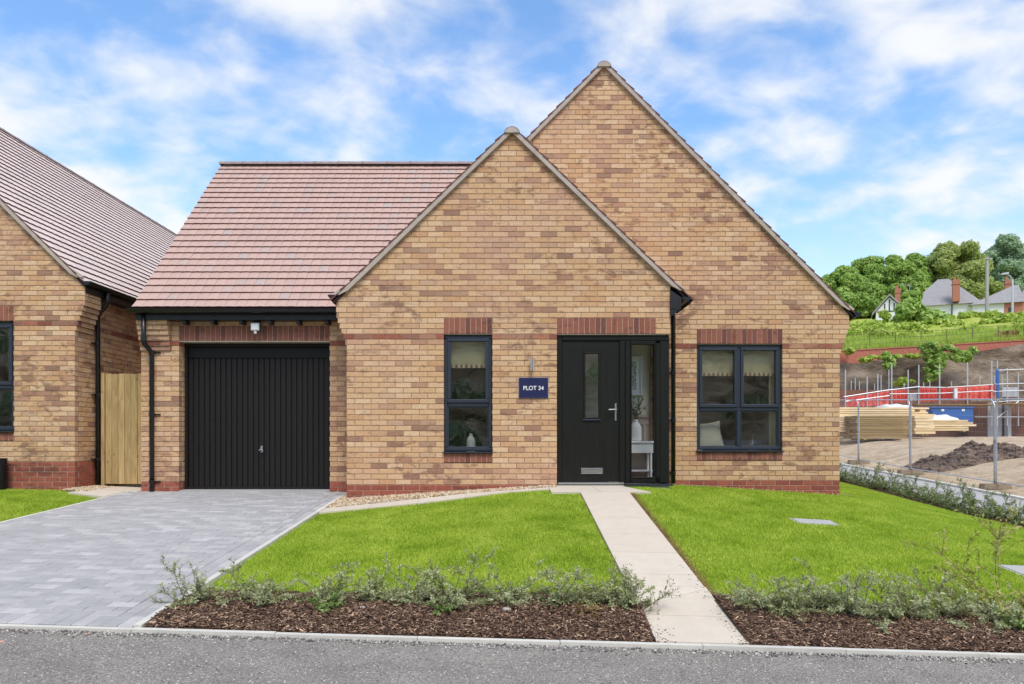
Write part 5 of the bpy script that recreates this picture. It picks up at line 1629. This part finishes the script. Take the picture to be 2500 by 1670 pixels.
ledger([(2060, 969), (2170, 952)]); ledger([(2165, 953), (2245, 944)]); ledger([(2240, 945), (2310, 946)]); ledger([(2312, 946), (2425, 939)]); ledger([(2430, 938), (2540, 935)])
ledger([(2064, 980), (2172, 966)]); ledger([(2172, 962), (2300, 960)]); ledger([(2300, 960), (2425, 954)]); ledger([(2425, 956), (2540, 952)])
ledger([(2436, 904), (2540, 900)]); ledger([(2380, 1018), (2540, 1018)]); ledger([(2425, 1028), (2486, 980)]); ledger([(2425, 981), (2540, 976)])
M['netting'] = NT('red_netting'); t = M['netting']; p = t.pos(); n_ = t.noise(p, 3.5, 4, .6)
t.col(t.ramp(n_, [(.3, sr(216,92,86)), (.55, sr(232,114,102)), (.75, sr(234,152,126))])); t.set(.7, .2); M['netting'] = t.done()
def net(px0, px1, t0, t1, b0, b1, d=DS + .10):
    n = 22; m = MB()
    for i in range(n+1):
        s = i/n; x = px0 + (px1-px0)*s; yo = .05*math.sin(i*2.1) + .03*math.sin(i*5.3)
        for k in range(5):
            y = (t0 + (t1-t0)*s)*(1-k/4) + (b0 + (b1-b0)*s + (1.2*math.sin(i*1.7) if k == 4 else 0))*(k/4)
            q = P(x, y, d); m.v.append((q.x, q.y + yo*(.5 + k/4), q.z))
    for i in range(n):
        for k in range(4):
            m.f.append((i*5+k, i*5+k+1, (i+1)*5+k+1, (i+1)*5+k))
    o = m.build('netting', M['netting'], sc_)
    md = o.modifiers.new('thick', 'SOLIDIFY'); md.thickness = .012
net(2067, 2172, 971, 954, 992, 990); net(2178, 2216, 953, 950, 983, 982); net(2246, 2288, 946, 948, 981, 980); net(2297, 2325, 947, 947, 976, 974); net(2330, 2430, 946, 938, 978, 972)
m = MB(); a = P(2225, 990, DS); b2 = P(2430, 983, DS); m.box(a.x, b2.x, DS - .5, DS + .6, a.z, a.z + .05); b3 = P(2545, 980, DS); m.box(b2.x + .02, b3.x, DS - .5, DS + .6, b2.z - .1, b2.z - .05); m.build('boards', M['lumber2'], sc_)
m = MB(); a = P(2228, 978, DS); m.box(a.x, P(2246, 0, DS).x, DS + .3, DS + .4, a.z, a.z + .38); m.build('grey_board', M['block_w'], sc_)
m = MB(); a = P(2456, 968, DS); m.box(a.x, P(2494, 0, DS).x, DS + .3, DS + .4, a.z, a.z + .50); m.build('grey_board', M['block_w'], sc_)
m = MB(); a = P(2329, 973, DS - .1); m.box(a.x, a.x + .16, DS - .15, DS - .03, a.z, a.z + .52); m.build('white_pillar', M['sheet'], sc_)
m = MB(); m.prism([P(2434, 972, DS - .06), P(2440, 972, DS - .06), P(2440, 898, DS - .06), P(2432, 905, DS - .06)], (0, .05, 0)); m.build('blue_sheet', M['blue'], sc_)
# ------------------------------------------------------------------ quarry face, brick wall, hillside
t = NT('rock'); p = t.pos(); a = t.noise(t.pos((.5, .5, .9)), 1.0, 8, .68, .4); b_ = t.voronoi(t.pos((.4, .4, .8)), 1.0); c2 = t.noise(p, .35, 3, .6)
c = t.ramp(a, [(.30, sr(82,72,64)), (.44, sr(132,118,104)), (.60, sr(166,151,133)), (.75, sr(188,172,152))])
c = t.mix(1.0, c, t.ramp(c2, [(.3, .72), (.7, 1.15)]), 'MULTIPLY'); t.col(c); t.set(.95, .15); t.bump(t.math('ADD', a, t.math('MULTIPLY', b_, .4)), .5); M['rock'] = t.done()
from mathutils import noise as mnoise
def rockface(name, x0, x1, nx, nz, yf, z0f, z1f, seed, amp, parent=None, mat='rock', **kw):
    v = []
    for i in range(nx+1):
        X = x0 + (x1-x0)*i/nx; za, zb = z0f(X), z1f(X)
        for k in range(nz+1):
            z = za + (zb-za)*k/nz
            d = mnoise.fractal(Vector((X*.22 + seed, z*.55, seed)), 1.0, 2.1, 5)*amp + mnoise.noise(Vector((X*.05, z*1.9, seed)))*amp*.5
            d += amp*.9*math.floor(3*mnoise.noise(Vector((X*.12 + 9, z*.2, seed))) + .5)*.33
            v.append((X, yf(X, z) + d, z))
    f = [(i*(nz+1)+k, (i+1)*(nz+1)+k, (i+1)*(nz+1)+k+1, i*(nz+1)+k+1) for i in range(nx) for k in range(nz)]
    return link(name, fastmesh(name, v, f, M[mat]), (0, 0, 0), parent, **kw)
def wtop(X): return 6.1 + .058*(X - 21.5)               # top of the brick wall on the quarry lip
rockface('rock_face', 4, 75, 150, 26, lambda X, z: 45.55 + .08*z, lambda X: 0.3, lambda X: wtop(X) - .62 + .16*math.sin(X*.8) + .35*max(0, min(1, (X-27)/3)), 3.0, .42, kind='structure')
bw = thing('boundary_wall', 'low red brick wall along the top of the quarry face', 'wall', (34, 46.9, 5))
M['redfar'] = plain('weathered_red_brick', sr(178,112,94), .95, .1, var=.18, vs=6)
m = MB()
for i in range(36):
    x0 = 4 + i*2; x1 = x0 + 2
    m.prism([(x0, 46.6, wtop(x0)-1.6), (x1, 46.6, wtop(x1)-1.6), (x1, 46.6, wtop(x1)), (x0, 46.6, wtop(x0))], (0, .35, 0))
m.build('brick_face', M['redfar'], bw)
m = MB()
for i in range(36):
    x0 = 4 + i*2; x1 = x0 + 2
    m.prism([(x0, 46.56, wtop(x0)+.003), (x1, 46.56, wtop(x1)+.003), (x1, 46.56, wtop(x1)+.07), (x0, 46.56, wtop(x0)+.07)], (0, .43, 0))
m.build('coping', M['redfar'], bw)
def hz_(X, Y):
    X = np.asarray(X, float); Y = np.asarray(Y, float)
    t_ = np.clip((Y - 46.9)/(80 - 46.9), 0, 1.3)
    a_ = 6.1 + .058*(X - 21.5) - .1; b2_ = 12.7 + .075*(X - 34)
    return a_ + (b2_ - a_)*t_**.9 + .25*np.sin(X*.9 + Y*.3)*np.sin(Y*.5)*np.clip(t_*6, 0, 1)
t = NT('hill_grass'); p = t.pos(); n_ = t.noise(p, .5, 6, .7); n2_ = t.noise(p, 5, 4, .7)
c = t.ramp(t.math('ADD', t.math('MULTIPLY', n_, .6), t.math('MULTIPLY', n2_, .4)), [(.35, sr(148,166,60)), (.5, sr(190,202,90)), (.65, sr(222,222,140))])
t.col(c); t.set(.95, .1); t.bump(n2_, .3); M['hill'] = t.done()
sheet('hillside', np.arange(2, 120, 1.5), np.concatenate([np.arange(46.9, 84, 1.0), np.arange(84, 170, 6)]), hz_, M['hill'], kind='structure')

def leaf_cloud(blobs, n, size, seed, zsq=1.0, inner=.35):
    """leaf-clump faces spread through a set of ellipsoid blobs"""
    rr = np.random.RandomState(seed)
    w = np.array([b[3]*b[4]*b[5] for b in blobs])**.67; w = w/w.sum()
    k = rr.choice(len(blobs), n, p=w); B = np.array(blobs)[k]
    d = rr.randn(n, 3); d /= np.linalg.norm(d, axis=1)[:, None]
    rad = (inner + (1-inner)*rr.rand(n))**.6
    lump = 1 + .16*np.sin(d[:, 0]*7 + B[:, 0]*3)*np.sin(d[:, 2]*6 + B[:, 1])
    c = B[:, :3] + d*rad[:, None]*lump[:, None]*B[:, 3:6]
    nrm = d + .7*rr.randn(n, 3); nrm[:, 2] += .5; nrm /= np.linalg.norm(nrm, axis=1)[:, None]
    u = np.cross(nrm, rr.randn(n, 3)); u /= np.linalg.norm(u, axis=1)[:, None]; v = np.cross(nrm, u)
    s = size*(.6 + .8*rr.rand(n))[:, None]
    V = np.stack([c - u*s, c + v*s*.55, c + u*s, c - v*s*.55], 1)
    V[:, 2] += nrm*s*.25
    return V.reshape(-1, 3), np.arange(4*n).reshape(-1, 4)
def tree(lab, x, y, zb, h, w, mat, seed, n=16000, size=.30, skirt=.12, nb=44, group='trees on the hill behind the houses', dome=False):
    o = thing('tree', lab, 'tree', (x, y, zb), group)
    rg = random.Random(seed); tr = MB(); blobs = []
    ch = h*(1-skirt)
    tr.tube([(x, y, zb - .3), (x + rg.uniform(-.2, .2), y, zb + h*.3), (x + rg.uniform(-.4, .4), y, zb + h*.62)], w*.045 + .1, 8, True, .08)
    for i in range(nb):
        a = rg.uniform(0, 6.283); zf = (i + .5)/nb
        if dome: rmax = w*.5*math.sqrt(max(.05, 1 - (max(0, zf-.35)/.68)**2))*(1 if zf > .3 else .8 + .6*zf)
        else: rmax = w*.5*math.sin(math.pi*min(1, .18 + .80*zf))**.7
        rr_ = rmax*rg.uniform(.55, .92)*(.75 if zf > .85 else 1)
        s = w*rg.uniform(.09, .155)
        bx, by, bz = x + math.cos(a)*rr_, y + math.sin(a)*rr_, zb + h*skirt + ch*zf*.93
        blobs.append((bx, by, min(bz, zb + h - s*.8), s*1.15, s*1.15, s*.85))
        if i % 3 == 0: tr.tube([(x, y, zb + h*(.2 + .35*zf)), ((x+bx)/2, (y+by)/2, (zb + h*(.25+.35*zf) + bz)/2), (bx, by, bz)], .09, 5, False, .03)
    blobs.append((x, y, zb + h*.5, w*.24, w*.24, h*.28))
    tr.build('trunk', M['trunk'], o)
    v, f = leaf_cloud(blobs, n, size, seed)
    link('crown', fastmesh('crown', v, f, mat), (0, 0, 0), o)['kind'] = 'stuff'
def at(px, py, d): return P(px, py, d)
def hillpt(px, d):
    X = (px-1250)*d/F; return X, d, float(hz_(X, d))
for lab, px, d, ptop, wpx, mat, seed, n, dome in (
    ('bushy mid green tree at the end of the wood nearest the bungalow roof', 2052, 92, 648, 120, 'leaf_a', 1, 13000, False),
    ('broad mid green tree second from the bungalow roof', 2120, 96, 628, 135, 'leaf_a', 2, 16000, False),
    ('mid green tree behind the half-timbered gable', 2185, 94, 622, 120, 'leaf_a', 3, 15000, False),
    ('tall mid green tree next to the olive domed tree', 2232, 98, 617, 105, 'leaf_a', 4, 15000, False),
    ('large olive green domed tree behind the white house', 2332, 97, 591, 160, 'leaf_b', 5, 24000, True),
    ('tall hazy green tree behind the utility pole', 2455, 104, 574, 130, 'leaf_hazed', 6, 20000, False),
    ('hazy green tree at the picture edge beyond the utility pole', 2535, 102, 586, 120, 'leaf_hazed', 7, 14000, False),
    ('dark low green tree filling under the wood beside the white house', 2110, 89, 690, 110, 'leaf_a', 8, 12000, False),
    ('dark green tree low behind the roof corner gutter', 2065, 88, 716, 90, 'leaf_a', 9, 10000, False),
    ('olive green tree low between the two white houses', 2385, 94, 668, 110, 'leaf_b', 10, 12000, False)):
    X, Y, zb = hillpt(px, d); top = P(px, ptop, d).z
    tree(lab, X, Y, zb - .5, top - zb + .5, wpx*d/F*1.08, M[mat], seed, int(n*3.2), .165, dome=dome)
def bush(lab, px, py, d, wpx, hpx, mat, seed, n=2500, size=.2, cat='bush', group=None):
    c = P(px, py, d); w = wpx*d/F; h = hpx*d/F; rg = random.Random(seed)
    o = thing('bush', lab, cat, (c.x, d, c.z), group)
    bl = []; st = MB()
    for i in range(9):
        q = (c.x + rg.uniform(-.36, .36)*w, d + rg.uniform(-.3, .3)*w, c.z + h*rg.uniform(.15, .8))
        bl.append((*q, w*.2, w*.2, h*.2)); st.tube([(c.x, d, c.z), q], .05, 4, False, .02)
    st.build('stems', M['trunk'], o)
    v, f = leaf_cloud(bl, n, size, seed); link('foliage', fastmesh('foliage', v, f, mat), (0, 0, 0), o)['kind'] = 'stuff'
bush('round dark green bush in front of the white house', 2235, 800, 66, 110, 92, M['leaf_a'], 31, 6000, .22)
bush('bright yellow green bush on the slope below the white house', 2150, 838, 56, 80, 48, M['leaf_y'], 32, 3500, .2)
bush('yellow green climbing bush at the white house corner', 2158, 792, 74, 26, 34, M['leaf_y'], 33, 1500, .2)
bush('pale bush on the slope beside the estate railing', 2210, 840, 52, 70, 30, M['leaf_y'], 34, 2500, .18)
bush('scrubby bush on the wall top at the far end of the railing', 2445, 835, 48.5, 70, 26, M['dryleaf'], 35, 1600, .16)
# scrub cover over the upper slope
rr = np.random.RandomState(8); bl = []
for i in range(260):
    X = rr.uniform(26, 66); Y = rr.uniform(52, 74); lim = (Y-52)/22
    if rr.rand() > .35 + .6*lim: continue
    s = rr.uniform(.3, .8); bl.append((X, Y, float(hz_(X, Y)) + s*.25, s*1.3, s, s*.7))
v, f = leaf_cloud(bl, 26000, .19, 40)
link('scrub', fastmesh('scrub', v, f, M['leaf_y']), (0, 0, 0), label='tangled yellow green scrub covering the hillside below the white houses', cat='scrub', kind='stuff')
# tall meadow grass just above the wall
n = 26000; x = rr.uniform(16, 40, n); y = 47.2 + 7*rr.rand(n)**1.4; z = hz_(x, y) - .05; a = rr.rand(n)*6.283; w = .03; h = .25 + .35*rr.rand(n)
v = np.empty((n, 3, 3)); v[:, 0] = np.stack([x - w*np.cos(a), y - w*np.sin(a), z], 1); v[:, 1] = np.stack([x + w*np.cos(a), y + w*np.sin(a), z], 1); v[:, 2] = np.stack([x + .12*rr.randn(n), y + .12*rr.randn(n), z + h], 1)
link('meadow_grass', fastmesh('meadow_grass', v.reshape(-1, 3), np.arange(3*n).reshape(-1, 3), M['leaf_y']), (0, 0, 0), bpy.data.objects['hillside'], kind='stuff')
# creepers hanging over the rock
def creeper(lab, pts, d, mat, seed, n, size=.14):
    o = thing('creeper', lab, 'creeper', tuple(P(pts[0][0], pts[0][1], d)))
    bl = []
    for px, py, w, h in pts:
        c = P(px, py, d); W_ = w*d/F/2; H_ = h*d/F/2; rg = random.Random(int(px + py))
        for _ in range(9):
            k_ = rg.uniform(.18, .5); bl.append((c.x + rg.uniform(-1, 1)*W_, c.y - rg.uniform(.05, .5), c.z + rg.uniform(-1.1, .8)*H_, W_*k_, .22, H_*k_*rg.uniform(.7, 1.5)))
    m = MB(); m.tube([P(pts[0][0], pts[0][1] - 8, d + .4)] + [P(q[0], q[1], d) for q in pts], .035, 5, False); m.build('vine', M['trunk'], o)
    v, f = leaf_cloud(bl, n, size, seed, inner=.1); link('foliage', fastmesh('foliage', v, f, mat), (0, 0, 0), o)['kind'] = 'stuff'
creeper('large bright green creeper hanging down the rock from the brick wall', [(2275, 852, 60, 26), (2310, 856, 70, 28), (2352, 862, 60, 30), (2285, 880, 52, 30), (2272, 900, 40, 26), (2268, 920, 26, 18)], 44.9, M['leaf_a'], 51, 6500)
creeper('narrow green creeper hanging over the rock near the bungalow corner', [(2160, 868, 16, 14), (2165, 882, 18, 20), (2163, 893, 12, 12)], 45.0, M['leaf_a'], 52, 1100)
creeper('straggling yellow green creeper along the foot of the brick wall', [(2105, 880, 24, 8), (2130, 874, 30, 8), (2200, 870, 40, 6), (2220, 870, 30, 7)], 45.2, M['leaf_y'], 53, 1500, .12)
creeper('small green tuft growing out of the rock ledge', [(2205, 929, 26, 10), (2190, 937, 20, 7)], 44.8, M['leaf_y'], 54, 600, .12)
creeper('green tuft on the brick wall beside the bungalow corner', [(2075, 860, 26, 14)], 46.2, M['leaf_y'], 55, 600, .12)
# estate railing
rl = thing('estate_railing', 'thin iron estate railing above the red brick wall', 'railing', (30, 47.6, 6))
M['iron'] = plain('rusty_iron', sr(112,98,78), .8, .3)
X = 18.0
while X < 40:
    z = float(hz_(X, 47.7)); MB().box(X, X + .035, 47.68, 47.72, z - .1, z + 1.05).build('post', M['iron'], rl); X += 1.65
for k in (.35, .68, 1.02):
    MB().tube([(x_, 47.7, float(hz_(x_, 47.7)) + k) for x_ in np.arange(18, 40.1, 1.1)], .012, 4).build('rail', M['iron'], rl)

# ------------------------------------------------------------------ houses on the hill
M['render'] = plain('white_render', (.74, .75, .77), .9, .1, var=.04, vs=1.5)
M['slate'] = plain('grey_roof', sr(152,148,148), .85, .2, var=.12, vs=3, bump=.03, bs=8)
M['chim'] = plain('chimney_brick', sr(176,120,100), .95, .1, var=.16, vs=9)
M['darkglass'] = plain('dark_glass', (.03, .035, .04), .1, .5)
M['darktimber'] = plain('dark_timber', sr(52,48,50), .8, .2)
def hip(m, x0, x1, y0, y1, z, apex_x0, apex_x1, za, ov=.35):
    yc = (y0+y1)/2; x0 -= ov; x1 += ov; y0 -= ov; y1 += ov
    A, B, C, D = (x0, y0, z), (x1, y0, z), (x1, y1, z), (x0, y1, z); E, F_ = (apex_x0, yc, za), (apex_x1, yc, za)
    m.poly([A, B, F_, E]); m.poly([C, D, E, F_]); m.poly([D, A, E]); m.poly([B, C, F_]); m.poly([D, C, B, A])
def chimney(o, x, y, z0, z1, w=.62, pots=2):
    m = MB(); m.box(x - w/2, x + w/2, y - w/2, y + w/2, z0, z1); m.box(x - w/2 - .06, x + w/2 + .06, y - w/2 - .06, y + w/2 + .06, z1 - .5, z1 - .38)
    c = m.build('chimney', M['chim'], o)
    for k in range(pots): MB().lathe((x - .12 + .24*k, y, z1), [(.12, 0), (.10, .35), (.13, .4)], 10).build('chimney_pot', M['chim'], c)
D = 80.0
h1 = thing('hillside_house', 'white rendered house with grey hipped roof and tall red chimney on the hill', 'house', tuple(P(2270, 775, D)))
ez1 = P(0, 747, D).z; bz = P(0, 790, D).z
x0, x1 = P(2228, 0, D).x, P(2372, 0, D).x
MB().box(x0, x1, D, D + 7, bz, ez1).build('wall', M['render'], h1)
m = MB(); hip(m, x0, x1, D, D + 7, ez1, P(2266, 0, D+3).x - .4, P(2280, 0, D+3).x, P(0, 686, D + 3.5).z); m.build('roof', M['slate'], h1)
gx0, gx1 = P(2168, 0, D-1.5).x, P(2232, 0, D-1.5).x; gza = P(0, 716, D-1.5).z; gze = P(0, 752, D-1.5).z; gxm = P(2198, 0, D-1.5).x
m = MB(); m.prism([(gx0, D-1.5, bz), (gx1, D-1.5, bz), (gx1, D-1.5, gze), (gxm, D-1.5, gza - .1), (gx0, D-1.5, gze)], (0, 5, 0)); m.build('gable_wall', M['render'], h1)
m = MB()
for a_, b3 in (((gx0 - .4, gze - .4), (gxm, gza + .05)), ((gxm, gza + .05), (gx1 + .3, gze - .3))):
    m.prism([(a_[0], D-1.8, a_[1]), (b3[0], D-1.8, b3[1]), (b3[0], D-1.8, b3[1] + .22), (a_[0], D-1.8, a_[1] + .22)], (0, 6.0, 0))
m.build('gable_roof', M['slate'], h1)
m = MB()
for k in (-.45, .0, .45): m.box(gxm + k - .05, gxm + k + .05, D-1.54, D-1.5, gze, gza - .35 - abs(k)*.9)
m.box(gx0 + .1, gx1 - .1, D-1.55, D-1.5, gze - .1, gze); m.build('half_timbering', M['darktimber'], h1)
MB().tube([P(2318, 745, D - .1), P(2318, 790, D - .1)], .05, 6).build('downpipe', M['darktimber'], h1)
chimney(h1, P(2324, 0, D).x, D - .4, P(0, 742, D).z, P(0, 690, D).z, .66, 1)
chimney(h1, P(2190, 0, D+1).x, D + 1, gze, P(0, 700, D+1).z, .55, 1)
chimney(h1, P(2220, 0, D+6).x, D + 6, gze, P(0, 710, D+6).z, .5, 2)
an = thing('tv_aerial', 'spindly television aerial above the white house roof', 'aerial', tuple(P(2219, 712, D + 4)))
m = MB(); a_ = P(2221, 715, D+4); m.tube([a_, a_ + Vector((0, 0, .9))], .03, 5); m.tube([a_ + Vector((-.9, 0, 1.0)), a_ + Vector((.3, 0, .7))], .025, 5)
for k in range(5): m.tube([a_ + Vector((-.8 + k*.2, -.25, .97 - k*.05)), a_ + Vector((-.8 + k*.2, .25, .97 - k*.05))], .015, 4)
m.build('rods', M['galv'], an)
D = 77.0
h2 = thing('hillside_house', 'white walled house with long grey hipped roof beside the street lamp', 'house', tuple(P(2440, 760, D)))
x0, x1 = P(2384, 0, D).x, P(2482, 0, D).x; ez2 = P(0, 741, D).z
m = MB(); m.box(x0, x1, D, D + 6, P(0, 785, D).z, ez2); m.build('wall', M['render'], h2)
MB().box(P(2450, 0, D).x, P(2490, 0, D).x, D - .05, D - .002, P(0, 785, D).z, ez2 - .02).build('brick_panel', M['chim'], h2)
m = MB(); hip(m, x0, x1, D, D + 6, ez2, P(2436, 0, D+3).x, P(2446, 0, D+3).x, P(0, 701, D + 3).z); m.build('roof', M['slate'], h2)
x2 = P(2478, 0, D).x
MB().box(x2, x2 + 9, D + 1.2, D + 9, P(0, 785, D).z, ez2 + .1).build('wall', M['render'], h2)
m = MB(); hip(m, x2, x2 + 9, D + 1.2, D + 9, ez2 + .1, x2 + 3.6, x2 + 5.4, P(0, 660, D + 5).z); m.build('roof', M['slate'], h2)
chimney(h2, P(2402, 0, D+5).x, D + 5, ez2, P(0, 688, D+5).z, .5, 1)
MB().box(P(2458, 0, D).x, P(2470, 0, D).x, D - .08, D - .051, P(0, 772, D).z, P(0, 752, D).z).build('window', M['darkglass'], h2)
h1.rotation_euler = (0, 0, -R(24)); h2.rotation_euler = (0, 0, -R(24))
up = thing('utility_pole', 'tall grey wooden utility pole beside the grey roofed house', 'pole', tuple(P(2409, 765, 72)))
m = MB(); m.tube([P(2409, 775, 72), P(2410, 628, 72)], .17, 8, True, .13); m.build('shaft', M['concrete'], up)
a_ = P(2410, 632, 72); m = MB(); m.box(a_.x - .35, a_.x + .35, 71.8, 71.9, a_.z - .05, a_.z + .05); m.build('crossarm', M['concrete'], up)
lp = thing('street_lamp', 'slim street lamp with bent arm in front of the grey roofed house', 'street lamp', tuple(P(2471, 760, 70)))
m = MB(); m.tube([P(2472, 775, 70), P(2472, 682, 70)], .11, 8, True, .08); m.tube([P(2472, 683, 70), P(2466, 674, 70), P(2456, 669, 70)], .05, 6); m.build('column', M['galv'], lp)
a_ = P(2453, 668, 70); MB().obox(a_, (.32, 0, .06), (0, .12, 0), (-.02, 0, .07)).build('lantern', M['galv'], lp)

# ------------------------------------------------------------------ old quarry bank behind the photographer (seen mirrored in the glass)
t = NT('sandstone'); p = t.pos(); a = t.noise(t.pos((.4, .4, 1.0)), 1.0, 8, .7, .6)
t.col(t.ramp(a, [(.38, sr(96,82,66)), (.5, sr(210,194,164)), (.62, sr(238,226,204))])); t.set(.95, .1); t.bump(a, .5); M['sandstone'] = t.done()
rockface('quarry_bank', -45, 45, 90, 22, lambda X, z: -15.5 - .12*z, lambda X: -1.5, lambda X: 7.6 + 1.0*math.sin(X*.21) + .6*math.sin(X*.9), 7.0, 1.1, mat='sandstone', kind='structure')
sheet('bank_top', np.arange(-46, 46.1, 2), np.array([-40, -30, -20, -16.4]), lambda X, Y: 7.4 + 1.0*np.sin(X*.21) - .05*(Y + 16), M['hill'], kind='structure')
rr = np.random.RandomState(12); bl = []
for i in range(110):
    X = rr.uniform(-30, 30); z = rr.uniform(0, 7); s = rr.uniform(.3, .9); bl.append((X, -15.3 - .12*z + .8, z, s*1.2, s*.5, s*.8))
v, f = leaf_cloud(bl, 9000, .18, 61)
link('bank_scrub', fastmesh('bank_scrub', v, f, M['leaf_hazed']), (0, 0, 0), label='ivy and scrub hanging on the quarry bank across the road', cat='scrub', kind='stuff')
